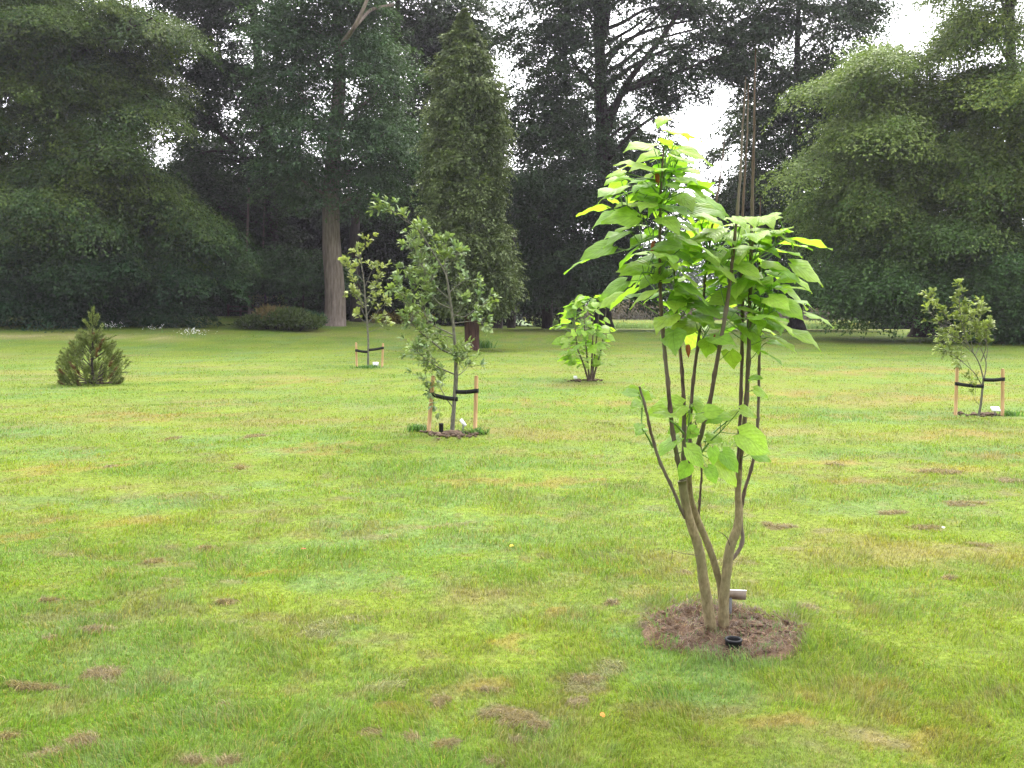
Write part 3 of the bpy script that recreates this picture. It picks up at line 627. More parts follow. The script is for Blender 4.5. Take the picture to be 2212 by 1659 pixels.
# rail fence
ax_, ay_, az_ = GD(494, 64); bx_, by_, bz_ = GD(572, 64.5)
root = thing('rail_fence', 'low dark rail fence in the shade at the edge of the wood', 'fence', ((ax_+bx_)/2, 64.2, (az_+bz_)/2))
for f in np.linspace(0, 1, 4):
    x = ax_+(bx_-ax_)*f; y = 64+.5*f; z = float(ground(x, y)); mb = MB(); mb.box((x, y, z+.38), (.06, .06, .45)); mb.build('post', M_FENCE, root)
for h in (.35, .68):
    mb = MB(); p0 = np.array((ax_, 63.9, float(ground(ax_, 64))+h)); p1 = np.array((bx_, 64.4, float(ground(bx_, 64.5))+h)); mb.tube([p0, (p0+p1)/2+[0, 0, .02], p1], [.045, .045], 6); mb.build('rail', M_FENCE, root)

# ------------------------------------------------------------ wildflowers
for (px, row, wpx, k, lab) in [(240, 703, 22, 22, 'clump of white wildflowers just right of the young pine tip'), (333, 707, 30, 12, 'loose line of white wildflowers between the two denser clumps'), (418, 718, 30, 40, 'widest clump of white wildflowers at the end of the hay strip')]:
    x0, y0, z0 = G(px, row+12); root = thing('wildflower_clump', lab, 'wildflowers', (x0, y0, z0), 'white wildflowers in the left lawn')
    st, pt = MB(), MB()
    for _ in range(k):
        x = x0+rng.normal()*wpx*.5*y0/F; y = y0+rng.normal()*.35; z = float(ground(x, y)); h = .22+.2*rng.random()
        e = np.array((x+rng.normal()*.05, y, z+h)); st.tube([(x, y, z), e], [.006, .004], 4)
        for _2 in range(2):
            q = e+rng.normal(size=3)*[.09, .09, .06]; a = np.arange(6)*np.pi/3; R_ = rotx(.5+rng.normal()*.3)
            D = np.stack([np.cos(a), np.sin(a), 0*a], -1)*.02; pt = MB(); pt.add(np.vstack([D, D*.3+[0, 0, -.01]]) @ R_.T+q, [(j, (j+1) % 6, 6+(j+1) % 6, 6+j) for j in range(6)], [(0, j, j+1) for j in range(1, 5)]); pt.build('flower', M_PETAL, root)
    st.build('stems', M_GREENSTEM, root)

# ------------------------------------------------------------ leafy saplings
def rosette(V, C, tipp, dirn, k, Ln, Wd, c):
    a = unit(rsph(k)*.85+dirn); n_ = unit(rsph(k)*.6+np.array([0, 0, 1.]))
    V.append((tipp+a*Ln*.1, a, n_, Ln*(.6+.7*rng.random(k)), Wd*(.7+.6*rng.random(k)))); C.append(c*(.75+.5*rng.random((k, 1))))
def lobed(p, a, nrm, Ln, Wd):
    """oak type leaf, 8 verts"""
    s = unit(np.cross(a, nrm)); nn = np.cross(s, a)
    def q(t, v, z): return p+a*(Ln*t)[:, None]+s*(Wd*v)[:, None]+nn*(Ln*z)[:, None]
    V = np.stack([q(0, 0, 0), q(.3, .42, .05), q(.5, .25, .04), q(.72, .55, .03), q(1, 0, -.12), q(.72, -.55, .03), q(.5, -.25, .04), q(.3, -.42, .05)], 1).reshape(-1, 3)
    k = np.arange(len(p))*8
    return V, [np.stack([k, k+1, k+2, k+7], -1)[:, [0, 1, 2, 3]], np.stack([k+2, k+3, k+4, k+5], -1), np.stack([k+7, k+2, k+5, k+6], -1)]
def sapling(name, label, cat, group, d, trunk, tr, branches, Ln, Wd, c1, c2, twigs, nleaf, bark=M_OAKB, twl=.16, tip_bright=1.25, barestart=.15):
    """trunk/branches: lists of (px,row) ; branches: (points, depth_end, radius, leafy_from)"""
    b0 = P(*trunk[0], d); z0 = float(ground(b0[0], d)); root = thing(name, label, cat, (b0[0], d, z0), group)
    tb = MB(); tp = [P(a, b_, d) for a, b_ in trunk]; tp[0][2] = z0-.03; tl = smooth_line(tp, 40); tb.tube(tl, tr, 10, rough=.06); tb.build('trunk', bark, root, True)
    bb = MB(); V, C = [], []; c1 = np.array(c1); c2 = np.array(c2)
    for (pts, de, r0, lf_) in branches:
        n_ = len(pts); pl = smooth_line([P(a, b_, d+de*(i_/(max(1, n_-1)))**1.2) for i_, (a, b_) in enumerate(pts)], 22)
        bb.tube(pl, [r0, r0*.6, r0*.25], 6, rough=.05)
        Lt = np.linalg.norm(np.diff(pl, axis=0), axis=1).sum(); k = max(4, int(Lt*twigs))
        for _ in range(k):
            f = lf_+(1-lf_)*rng.random()**.85; i_ = min(20, int(f*21)); q = pl[i_]; dv = unit(pl[min(21, i_+1)]-pl[max(0, i_-1)])
            td = unit(dv*.8+rsph(1)[0]*.8+np.array([0, 0, .25])); tl_ = twl*(.3+1.0*rng.random()); e = q+td*tl_
            bb.tube([q, (q+e)/2+rng.normal(size=3)*.01, e], [r0*.25, .0025*d/12], 4, rough=0)
            mixv = rng.random(); cc = c1*(1-mixv)+c2*mixv
            rosette(V, C, e, td, nleaf, Ln, Wd, cc*(tip_bright if rng.random() < .25 else 1))
            rosette(V, C, (q+e)/2, td, max(2, nleaf//3), Ln, Wd, cc)
        rosette(V, C, pl[-1], unit(pl[-1]-pl[-3]), nleaf+2, Ln, Wd, c2*tip_bright)
    bb.build('branches', bark, root, True)
    p, a, n_, L_, W_ = [np.concatenate([v[i_] for v in V]) for i_ in range(5)]
    vv, fs = lobed(p, a, n_, L_, W_); mesh_np('leaves', vv, fs, M_LEAF, np.repeat(np.concatenate(C), 8, 0), root)
    return root
def Z5(l): return [(619.4+.32*a, 442.4+.32*b_) for a, b_ in l]
def Z8(l): return [(1681.1+.2667*a, 530.9+.2667*b_) for a, b_ in l]
D_OAK = G(979, 934)[1]; D_SM = G(795, 793)[1]; D_R = G(2115, 899)[1]
sapling('staked_oak_sapling', 'largest staked sapling, an oak with dense grey-green leaves and a leader leaning left', 'young tree', 'staked saplings', D_OAK,
  Z5([(1115, 1535), (1130, 1350), (1142, 1150), (1140, 1000), (1130, 880), (1115, 720), (1095, 600), (1078, 470), (1000, 340), (930, 230)]), [.032, .026, .024, .02, .016, .010, .006],
  [(Z5([(1000, 340), (930, 230), (880, 150), (800, 110), (720, 40), (640, 10)]), -.1, .007, .3),
   (Z5([(1095, 600), (1080, 480), (1065, 380), (1065, 240)]), .2, .008, .3),
   (Z5([(1140, 1010), (1060, 990), (990, 930), (900, 860), (845, 800), (830, 730)]), -.3, .014, .45),
   (Z5([(845, 800), (830, 700), (800, 620), (720, 570)]), -.4, .008, .1),
   (Z5([(845, 790), (860, 680), (840, 560), (830, 460)]), .1, .008, .1),
   (Z5([(830, 720), (780, 640), (760, 540), (800, 470)]), .3, .007, .1),
   (Z5([(1128, 880), (1020, 830), (950, 790), (900, 740), (880, 640)]), .3, .01, .3),
   (Z5([(950, 790), (920, 700), (900, 600), (930, 520)]), -.2, .007, .1),
   (Z5([(1105, 700), (1010, 660), (960, 560), (930, 430), (870, 330), (790, 270)]), -.2, .009, .25),
   (Z5([(1100, 640), (1010, 560), (960, 470), (900, 390), (870, 290)]), .3, .007, .3),
   (Z5([(1000, 340), (960, 360), (880, 300), (860, 200)]), .2, .006, .2),
   (Z5([(960, 280), (910, 200), (890, 130)]), .1, .005, .2),
   (Z5([(1118, 760), (1180, 700), (1200, 650)]), -.2, .007, .3),
   (Z5([(1118, 740), (1200, 760), (1280, 700), (1350, 660)]), .2, .007, .4),
   (Z5([(1120, 800), (1210, 790), (1290, 780), (1345, 830)]), -.2, .007, .45),
   (Z5([(1100, 590), (1170, 530), (1230, 510), (1290, 520)]), .2, .007, .35),
   (Z5([(1075, 450), (1130, 360), (1165, 320)]), -.2, .006, .3),
   (Z5([(1060, 420), (1090, 330), (1050, 260)]), .2, .006, .3),
   (Z5([(1135, 1145), (1050, 1110), (960, 1060), (890, 1000), (855, 960)]), -.3, .011, .3),
   (Z5([(1050, 1110), (980, 1030), (940, 970), (890, 980)]), .2, .007, .3),
   (Z5([(960, 1060), (930, 1120), (950, 1190), (920, 1180)]), .1, .006, .2),
   (Z5([(1142, 1160), (1190, 1130), (1230, 1080)]), .2, .007, .3),
   (Z5([(1140, 1010), (1190, 1040), (1225, 1030)]), -.2, .007, .2),
   (Z5([(1140, 960), (1180, 980), (1210, 970)]), .1, .006, .2),
   (Z5([(1130, 900), (1060, 880), (1000, 860), (970, 900)]), -.1, .007, .3),
   (Z5([(1140, 1000), (1080, 960), (1030, 930), (1000, 960)]), .2, .006, .2),
   (Z5([(1125, 1370), (1070, 1300), (1040, 1240), (1000, 1170), (960, 1120)]), .05, .008, .45),
   (Z5([(1070, 1300), (1030, 1320), (1000, 1330)]), .0, .004, .5),
   (Z5([(1150, 1250), (1158, 1100), (1150, 1000)]), -.05, .006, .6)],
  .09, .038, (.13, .19, .10), (.23, .29, .12), 16, 8)
sapling('staked_sapling', 'slender distant staked sapling with small yellow-green leaves beside the pale trunk', 'young tree', 'staked saplings', D_SM,
  Z5([(548, 1097), (550, 1000), (550, 900), (542, 780), (530, 640), (520, 500), (500, 380), (485, 310)]), [.035, .03, .025, .018, .01],
  [(Z5([(505, 400), (500, 340), (525, 290), (545, 240)]), 0, .01, .3), (Z5([(500, 380), (480, 340), (465, 320)]), 0, .01, .2), (Z5([(525, 620), (470, 560), (430, 480), (400, 420), (378, 380)]), -.3, .014, .4),
   (Z5([(535, 700), (490, 640), (440, 590), (410, 600)]), .4, .013, .3), (Z5([(525, 560), (560, 480), (590, 400)]), .3, .012, .2), (Z5([(535, 660), (590, 560), (620, 480), (640, 430)]), -.3, .013, .3),
   (Z5([(545, 780), (510, 720), (500, 650), (450, 560)]), .3, .012, .3), (Z5([(545, 800), (600, 740), (650, 680), (680, 650)]), .3, .014, .4), (Z5([(545, 740), (590, 660), (620, 600)]), -.4, .012, .2),
   (Z5([(548, 860), (600, 845), (650, 815), (680, 790)]), .2, .01, .5), (Z5([(540, 800), (500, 770), (480, 730)]), -.2, .01, .3), (Z5([(520, 520), (480, 470), (470, 420)]), .2, .01, .2), (Z5([(530, 640), (570, 600), (610, 560)]), .3, .01, .2), (Z5([(548, 830), (590, 800), (610, 780)]), .2, .01, .2)],
  .15, .085, (.15, .19, .07), (.30, .33, .13), 7, 6, twl=.22)
sapling('staked_sapling', 'bushy staked sapling with pale green leaves leaning left at the right edge of the lawn', 'young tree', 'staked saplings', D_R,
  Z8([(1620, 1385), (1642, 1280), (1652, 1180), (1662, 1080)]), [.02, .018, .017, .015],
  [(Z8([(1662, 1080), (1635, 960), (1590, 880), (1530, 790), (1490, 650), (1470, 520), (1465, 420), (1478, 300)]), -.2, .012, .38),
   (Z8([(1662, 1090), (1685, 1000), (1685, 920), (1640, 840), (1600, 700), (1640, 560), (1640, 480)]), .2, .011, .4),
   (Z8([(1650, 1130), (1600, 1040), (1540, 980), (1440, 900), (1310, 820)]), -.2, .009, .5),
   (Z8([(1530, 790), (1430, 680), (1350, 560), (1280, 470), (1230, 410)]), .2, .009, .25),
   (Z8([(1430, 680), (1330, 640), (1260, 580), (1205, 500)]), -.1, .008, .3),
   (Z8([(1590, 880), (1480, 780), (1400, 760), (1300, 765)]), .2, .008, .4),
   (Z8([(1640, 940), (1680, 840), (1690, 740), (1700, 630)]), -.2, .009, .3), (Z8([(1685, 920), (1700, 820), (1660, 720), (1690, 640)]), .2, .008, .3),
   (Z8([(1580, 860), (1560, 760), (1540, 640), (1560, 540)]), .2, .008, .2), (Z8([(1540, 800), (1450, 740), (1370, 720), (1350, 740)]), -.2, .008, .3), (Z8([(1600, 880), (1640, 780), (1620, 660)]), .3, .008, .25),
   (Z8([(1520, 760), (1500, 620), (1520, 540)]), -.2, .007, .2), (Z8([(1350, 560), (1380, 600), (1330, 520)]), 0, .006, .2), (Z8([(1640, 1300), (1590, 1250), (1600, 1150), (1570, 1090)]), 0, .004, .3), (Z8([(1560, 990), (1530, 930), (1450, 950)]), .1, .005, .3)],
  .075, .036, (.15, .19, .065), (.27, .32, .11), 17, 7, twl=.14)

# stakes with ties and name plates
def rub_strap(p, q, w_, th_=.004, bow=.0):
    mb = MB(); p = np.array(p); q = np.array(q); n_ = 10; f = np.linspace(0, 1, n_)[:, None]
    c_ = p+(q-p)*f; c_[:, 2] -= bow*np.sin(np.pi*f[:, 0])
    V = []
    for s1, s2 in ((-1, -1), (1, -1), (1, 1), (-1, 1)): V.append(c_+np.array([0, s1*th_, s2*w_/2]))
    V = np.stack(V, 1).reshape(-1, 3); i_ = np.arange(n_-1)[:, None]*4; j = np.arange(4)[None]
    mb.add(V, np.stack([i_+j, i_+(j+1) % 4, i_+4+(j+1) % 4, i_+4+j], -1).reshape(-1, 4)); return mb
def stake(label, d, top, bot, wpx, strap_a, strap_b, swpx, front):
    b0 = P(*bot, d); z0 = float(ground(b0[0], d)); root = thing('tree_stake', label, 'stake', (b0[0], d, z0), 'wooden stakes holding saplings')
    t = P(*top, d); r = wpx/2*d/F; mb = MB(); b0[2] = z0-.1
    mb.tube([b0, b0*.5+t*.5, t-[0, 0, .012], t], [r, r, r, r*.8], 12); mb.build('post', M_STAKE, root, True)
    a = P(*strap_a, d-front*(r+.006)); b_ = P(*strap_b, d-front*.02); sw = swpx*d/F
    s_ = rub_strap(a, b_, sw, .004, .01); 
    ang = np.linspace(0, 2*np.pi, 15)                                   # band round the post and round the stem
    for c_, rr_ in ((P(*strap_a, d), r+.006), (P(*strap_b, d), .022)):
        ring = [(c_[0]+rr_*math.cos(k), c_[1]+rr_*math.sin(k)) for k in ang]
        V = np.array([[x, y, c_[2]+h] for (x, y) in ring for h in (-sw/2, sw/2)]); s_.add(V, [(2*k, 2*k+2, 2*k+3, 2*k+1) for k in range(14)])
    m_ = (np.array(a)+np.array(b_))/2; s_.box(m_+[0, -.006, -.01], (.012, .006, sw*.52))
    s_.build('strap', M_BLACK, root)
z5 = lambda a, b_: (619.4+.32*a, 442.4+.32*b_)
z8 = lambda a, b_: (1681.1+.2667*a, 530.9+.2667*b_)
stake('left stake of the big oak sapling, leaning slightly left', D_OAK, z5(988, 1155), z5(953, 1522), 8.5, z5(977, 1280), z5(1145, 1312), 9, 1)
stake('right stake of the big oak sapling, upright', D_OAK, z5(1280, 1155), z5(1270, 1537), 8.5, z5(1280, 1255), z5(1140, 1262), 9, 1)
stake('left stake of the slender distant sapling', D_SM, z5(468, 930), z5(473, 1097), 4.6, z5(470, 983), z5(548, 993), 5.5, 1)
stake('right stake of the slender distant sapling', D_SM, z5(650, 935), z5(643, 1095), 4.6, z5(648, 966), z5(553, 980), 5.5, 1)
stake('left stake of the bushy sapling at the right edge', D_R, z8(1449, 990), z8(1435, 1385), 7, z8(1447, 1117), z8(1655, 1138), 7.5, 1)
stake('right stake of the bushy sapling, rightmost in the photo', D_R, z8(1819, 997), z8(1817, 1395), 7, z8(1819, 1080), z8(1667, 1085), 7.5, 1)

def plate(label, px, row, d, wm, hm, tilt, yaw, post_h, mat=M_WHITE, roll=0):
    p = P(px, row, d); z0 = float(ground(p[0], d)); root = thing('plant_label', label, 'plant label', (p[0], d, z0), 'plant name plates')
    R_ = rotz(yaw) @ rotx(tilt) @ roty(roll); mb = MB(); mb.box(p, (wm/2, .003, hm/2), R_); mb.box(p+R_ @ np.array([0, -.0045, 0]), (wm/2*.94, .0012, hm/2*.9), R_); mb.build('name_plate', mat, root)
    mb = MB(); q = p+np.array([0, .012, -.01]); mb.box(((q[0]), q[1], (z0-.05+p[2])/2), (.008, .004, (p[2]-z0+.05)/2)); mb.build('post', M_STEEL, root)
plate('small white plate by the foot of the slender distant sapling', *z5(600, 1075), D_SM, .17, .13, -.5, .1, .1)
plate('tilted narrow white plate beside the big oak sapling', *z5(1190, 1470), D_OAK-.15, .045, .11, -.3, .2, .1, roll=-.6)
plate('white plate on a short post beside the right edge stake', *z8(1760, 1322), D_R-.1, .15, .085, -.7, .15, .1)
plate('tiny white plate left of the small catalpa', 1243, 815, G(1243, 824)[1], .09, .08, -.4, .2, .1)
plate('pale plate at the foot of the conifer trunk', 1009, 750, CD-.9, .2, .12, -.5, .1, .1)

# ------------------------------------------------------------ young pine
x0, y0, z0 = G(199, 830); PD = y0; root = thing('young_pine', 'small bushy young pine with upright shoots standing alone on the left lawn', 'pine', (x0, y0, z0))
def Z4(a, b_): return (.28*a, 530.9+.28*b_)
wood = MB(); top = P(*Z4(715, 520), PD); wood.tube(smooth_line([(x0, y0, z0-.05), P(*Z4(712, 800), PD), top], 14), [.035, .025, .01], 8); 
V, C = [], []
def shoot(a, b_, k, nl=.085, cb=(.19, .23, .065)):
    a = np.array(a); b_ = np.array(b_); f = rng.random(k); dv = unit(b_-a); p = a+(b_-a)*f[:, None]
    ax = unit(dv*1.0+rsph(k)*.75); V.append((p, ax, rsph(k), nl*(.7+.5*rng.random(k)), np.full(k, .011))); C.append(np.array(cb)*(.6+.8*rng.random((k, 1))))
env = [(485, 0.02), (560, 60), (700, 110), (800, 215), (900, 268), (970, 262), (1040, 235)]
for _ in range(300):
    rz = 640+400*rng.random()**.8; hw = np.interp(rz, [e[0] for e in env], [e[1] for e in env])*.28*PD/F
    th = rng.random()*6.283; rr_ = hw*(.55+.45*rng.random()**.5)*(.85+.3*vn(th*2, rz/50, 1, 2)); c0 = P(.28*712, 530.9+.28*rz, PD)
    e = c0+np.array([math.cos(th)*rr_, math.sin(th)*rr_, 0]); ln = .16+.14*rng.random()
    dv = unit(np.array([math.cos(th)*.75, math.sin(th)*.75, 1.0])); s_ = e-dv*ln
    col_ = (.17, .21, .06) if rng.random() > .05 else (.17, .085, .035)
    if rz > 1000 and rng.random() < .4: col_ = (.13, .06, .03)
    shoot(s_, e, 75, .08, col_)
    if rng.random() < .4: wood.tube([(x0, y0, max(z0+.05, s_[2]-rr_*.6)), s_, e], [.007, .003], 4)
for (a, b_) in [((715, 700), (715, 500)), ((700, 640), (650, 580)), ((730, 620), (760, 540)), ((705, 600), (690, 520)), ((740, 760), (900, 690)), ((690, 760), (590, 690)), ((700, 700), (620, 650)), ((735, 700), (790, 610)),
                ((720, 830), (890, 740)), ((800, 900), (970, 850)), ((640, 880), (490, 790)), ((600, 950), (450, 900)), ((800, 960), (985, 980)), ((660, 830), (560, 760)), ((712, 560), (718, 485)), ((725, 600), (745, 545))]:
    p, q = P(*Z4(*a), PD), P(*Z4(*b_), PD-.1); wood.tube([p, q], [.01, .006], 5); shoot(p, q, 130, .085, (.2, .25, .075))
wood.build('branches', M_BARK, root, True)
p, a, n_, L_, W_ = [np.concatenate([v[i_] for v in V]) for i_ in range(5)]
v, q = leafverts(p, a, n_, L_, W_, 0.02); mesh_np('needles', v, [q], M_CON, np.repeat(np.concatenate(C), 4, 0), root)

# ------------------------------------------------------------ catalpas
NT, NW = 9, 7
FACE = [.35]
def bigleaf(out, p, q, L_true, Wr, roll, droop, c, depthsign=None):
    p = np.array(p, float); q = np.array(q, float); v = q-p; pl = np.linalg.norm(v)
    ex = math.sqrt(max(0, L_true**2-pl**2)); 
    if ex > 0 and depthsign is not None: v = v+np.array([0, depthsign*ex, 0])
    Ln = max(np.linalg.norm(v), .03); a = v/Ln
    n0 = np.array([0, -FACE[0], 1.]) ; n0 = n0-a*n0.dot(a); n0 = n0/np.linalg.norm(n0); s = np.cross(a, n0)
    n1 = n0*math.cos(roll)+s*math.sin(roll); s1 = np.cross(a, n1)
    t = np.linspace(0, 1, NT)[:, None]; vv = np.linspace(-1, 1, NW)[None]
    prof = np.interp(t[:, 0], [0, .06, .16, .3, .45, .6, .75, .88, 1], [.30, .68, .93, 1.0, .93, .74, .47, .2, .015])[:, None]
    W = Wr*Ln/2
    fold = .18+.1*rng.random(); ph = rng.random()*6
    X = t*Ln-.13*Ln*np.abs(vv)**1.5*(1-t)**5*1.0+0*vv
    Y = vv*prof*W*(1-.12*fold)
    Zc = -droop*Ln*(t-.0)**2*1.0+droop*Ln*t*.6 + fold*np.abs(vv)*prof*W*.8-.22*Ln*(np.abs(vv)**2.5)*droop*prof + .03*Ln*np.sin(t*9+ph)*np.abs(vv)**1.5*np.sign(vv+.01)+.022*Ln*np.sin(t*16+ph*2)*np.abs(vv)**2
    V = p+X[..., None]*a+Y[..., None]*s1+Zc[..., None]*n1
    i_ = (np.arange(NT-1)[:, None]*NW+np.arange(NW-1)[None]).ravel()
    n_ = out['n']; out['V'].append(V.reshape(-1, 3)); out['Q'].append(np.stack([i_, i_+1, i_+NW+1, i_+NW], -1)+n_); out['n'] += NT*NW
    out['C'].append(np.tile(np.asarray(c), (NT*NW, 1))); out['U'].append(np.stack([np.broadcast_to(t, (NT, NW)), np.broadcast_to(vv, (NT, NW))], -1).reshape(-1, 2))
def newout(): return dict(V=[], Q=[], C=[], U=[], n=0)
def flush(out, name, root, label=None):
    o = mesh_np(name, np.concatenate(out['V']), [np.concatenate(out['Q'])], M_CATLEAF, np.concatenate(out['C']), root, True, np.concatenate(out['U']))
    if label: o['label'] = label
    return o
D0 = G(1550, 1370)[1]
cx0, cy0, _ = G(1550, 1370); cz0 = float(ground(cx0, cy0))
root = thing('catalpa_tree', 'large multi-stemmed young catalpa with big bright green leaves and bare canes in the foreground', 'young tree', (cx0, cy0, cz0), 'young catalpas')
K = 4.0
def stem(pts, depths, radii, upmat_row=1010):
    pts = np.array(pts, float); dd = np.interp(np.arange(len(pts)), np.linspace(0, len(pts)-1, len(depths)), depths)
    W = np.array([P(a, b_, D0+d_) for (a, b_), d_ in zip(pts, dd)])
    return smooth_line(W, max(16, len(pts)*5)), radii
STEMS = {
 't1': ([(1538, 1374), (1528, 1300), (1520, 1257), (1513, 1201), (1505, 1167), (1492, 1133), (1481, 1091), (1473, 1039)], [-.02, -.06], [.031, .028, .026, .024, .022, .022]),
 't2': ([(1558, 1300), (1556, 1265), (1543, 1214), (1528, 1172), (1509, 1129), (1492, 1082), (1487, 1031), (1495, 990)], [.05, .06, .02], [.016, .018, .018, .016, .014]),
 't3': ([(1562, 1374), (1563, 1330), (1564, 1287), (1571, 1223), (1577, 1180), (1592, 1146), (1597, 1112), (1594, 1061), (1597, 1010)], [.0, .06], [.032, .027, .025, .025, .022, .017, .016]),
}
CANES = {
 'a': ([(1473, 1045), (1466, 1000), (1460, 980), (1451, 920), (1444, 840), (1437, 770), (1429, 690), (1426, 620), (1425, 540), (1426, 460), (1428, 400), (1432, 340), (1434, 315)], [-.06, -.10, -.1], [.013, .012, .011, .010, .009, .007, .004]),
 'b': ([(1477, 1045), (1477, 980), (1478, 916), (1476, 840), (1470, 760), (1463, 690), (1458, 620), (1455, 570)], [-.04, .05], [.013, .012, .010, .008, .005]),
 'c': ([(1488, 1030), (1490, 967), (1492, 882), (1500, 800), (1511, 720), (1520, 640), (1527, 560), (1540, 480), (1555, 390), (1562, 330), (1567, 288)], [0, .2], [.011, .010, .009, .007, .005, .002]),
 'd': ([(1493, 1000), (1509, 958), (1522, 911), (1535, 862), (1545, 801), (1560, 720), (1573, 640), (1583, 560), (1593, 460), (1600, 370), (1605, 260), (1612, 165)], [.02, -.15, -.2], [.013, .012, .011, .009, .0058, .003]),
 'e': ([(1597, 1020), (1601, 984), (1608, 916), (1614, 839), (1617, 760), (1620, 660), (1622, 560), (1625, 440), (1628, 330), (1630, 220), (1632, 105)], [.06, -.1], [.013, .013, .011, .0095, .0065, .003]),
 'f': ([(1594, 1020), (1597, 950), (1600, 880), (1602, 800), (1603, 730), (1605, 650), (1600, 560), (1606, 430), (1614, 300), (1617, 178)], [.06, .1, .15], [.011, .010, .009, .006, .003]),
 'g': ([(1573, 1215), (1585, 1205), (1599, 1185), (1607, 1163), (1601, 1140), (1600, 1110), (1607, 1061), (1624, 1010), (1635, 954), (1638, 882), (1640, 800), (1641, 700), (1641, 600), (1640, 500), (1643, 425)], [.03, .15, .2], [.012, .010, .009, .008, .006, .003]),
 'h': ([(1480, 1118), (1470, 1100), (1454, 1057), (1426, 1001), (1407, 941), (1396, 886), (1381, 835)], [-.05, -.2], [.009, .009, .008, .006]),
 'i': ([(1507, 1130), (1510, 1100), (1516, 1027), (1514, 960), (1502, 911)], [.05, .15], [.008, .006, .004]),
}
ALL = {}
for k_, (p_, dd, r_) in STEMS.items():
    l_, _ = stem(p_, dd, r_); mb = MB()
    if k_ in ('t1', 't3'): l_[0, 2] = float(ground(l_[0, 0], l_[0, 1]))-.04
    rr_ = np.interp(np.linspace(0, 1, len(l_)), np.linspace(0, 1, len(r_)), r_)*(1+.08*(rng.random(len(l_))-.5)); mb.tube(l_, rr_, 14, rough=.03); mb.build('stem', M_CAT, root, True); ALL[k_] = l_
cane_objs = {}
for k_, (p_, dd, r_) in CANES.items():
    l_, _ = stem(p_, dd, r_); mb = MB(); l_ = l_+rng.normal(size=l_.shape)*.0008
    rr_ = np.interp(np.linspace(0, 1, len(l_)), np.linspace(0, 1, len(r_)), r_)
    rr_ = rr_*.88*(1+.3*(np.arange(len(rr_)) % 5 == 0)); mb.tube(l_, rr_, 10, rough=.05)
    cane_objs[k_] = mb.build('cane', M_CATUP, root, True); ALL[k_] = l_
def Z6(a, b_): return (1150.2+.32*a, 265.4+.32*b_)
def Z7(a, b_): return (1283+.4266*a, 796.3+.4266*b_)
sh = MB()
SH = [(Z6(880, 440), Z6(905, 150), -.05), (Z6(870, 560), Z6(1000, 200), .1), (Z6(740, 660), Z6(640, 560), -.2), (Z6(860, 760), Z6(640, 860), -.25), (Z6(1460, 950), Z6(1700, 790), -.1), (Z6(1470, 1300), Z6(1580, 1080), .1), (Z6(1190, 960), Z6(1290, 770), .0),
      (Z6(1460, 1400), Z6(1640, 1260), -.2), (Z6(960, 1100), Z6(1040, 880), .15), (Z6(860, 1040), Z6(740, 1010), -.2), (Z6(1130, 1480), Z6(1190, 1430), .1), (Z6(1200, 900), Z6(1120, 640), .1),
      (Z7(470, 370), Z7(490, 190), -.1), (Z7(560, 370), Z7(700, 250), .1), (Z7(540, 430), Z7(640, 320), -.1), (Z7(300, 400), Z7(240, 300), -.1), (Z7(455, 330), Z7(380, 260), -.2), (Z6(870, 400), Z6(700, 380), -.1), (Z6(880, 350), Z6(1080, 300), .1), (Z6(1340, 900), Z6(1400, 700), -.1)]
for (a, b_, dd) in SH:
    A_, B_ = P(*a, D0-.05), P(*b_, D0+dd); l_ = smooth_line([A_, A_*.5+B_*.5+[0, 0, .01], B_], 10); sh = MB(); sh.tube(l_, [.006, .0035], 6); sh.build('green_shoot', M_GREENSTEM, root, True); ALL['s%d' % len(ALL)] = l_
# nodes for attaching petioles
nodes = np.concatenate([v[v[:, 2] > EYE-.75] for v in ALL.values()])
pet = MB()
GR = [np.array(c_) for c_ in ((.40, .55, .09), (.35, .51, .08), (.44, .57, .10), (.29, .46, .08))]
def attach(base):
    dd = np.linalg.norm(nodes-(base+np.array([0, 0, -.05])), axis=1); s_ = nodes[int(np.argmin(dd))]
    mid = s_*.5+base*.5+np.array([0, 0, -.004]); pet.tube([s_, mid, base], [.0026, .0018], 5)
def put(out, a, b_, dd, Lt=None, Wr=None, roll=None, bright=None):
    base = P(*a, D0+dd); tip = P(*b_, D0+dd); pl = np.linalg.norm(tip-base)
    if a[1] < 345 and not Lt: Lt = max(pl, .11)
    Lt = Lt or max(pl, .14+.05*rng.random()); c_ = GR[rng.integers(4)]*(.85+.3*rng.random())
    row = a[1]
    if bright: c_ = c_*1.1
    bigleaf(out, base, tip, Lt, Wr or (.6+.2*rng.random()), rng.normal()*.24 if roll is None else roll, .22+.2*rng.random(), c_, -1 if rng.random() < .65 else 1)
    attach(base)
up, lo = newout(), newout()
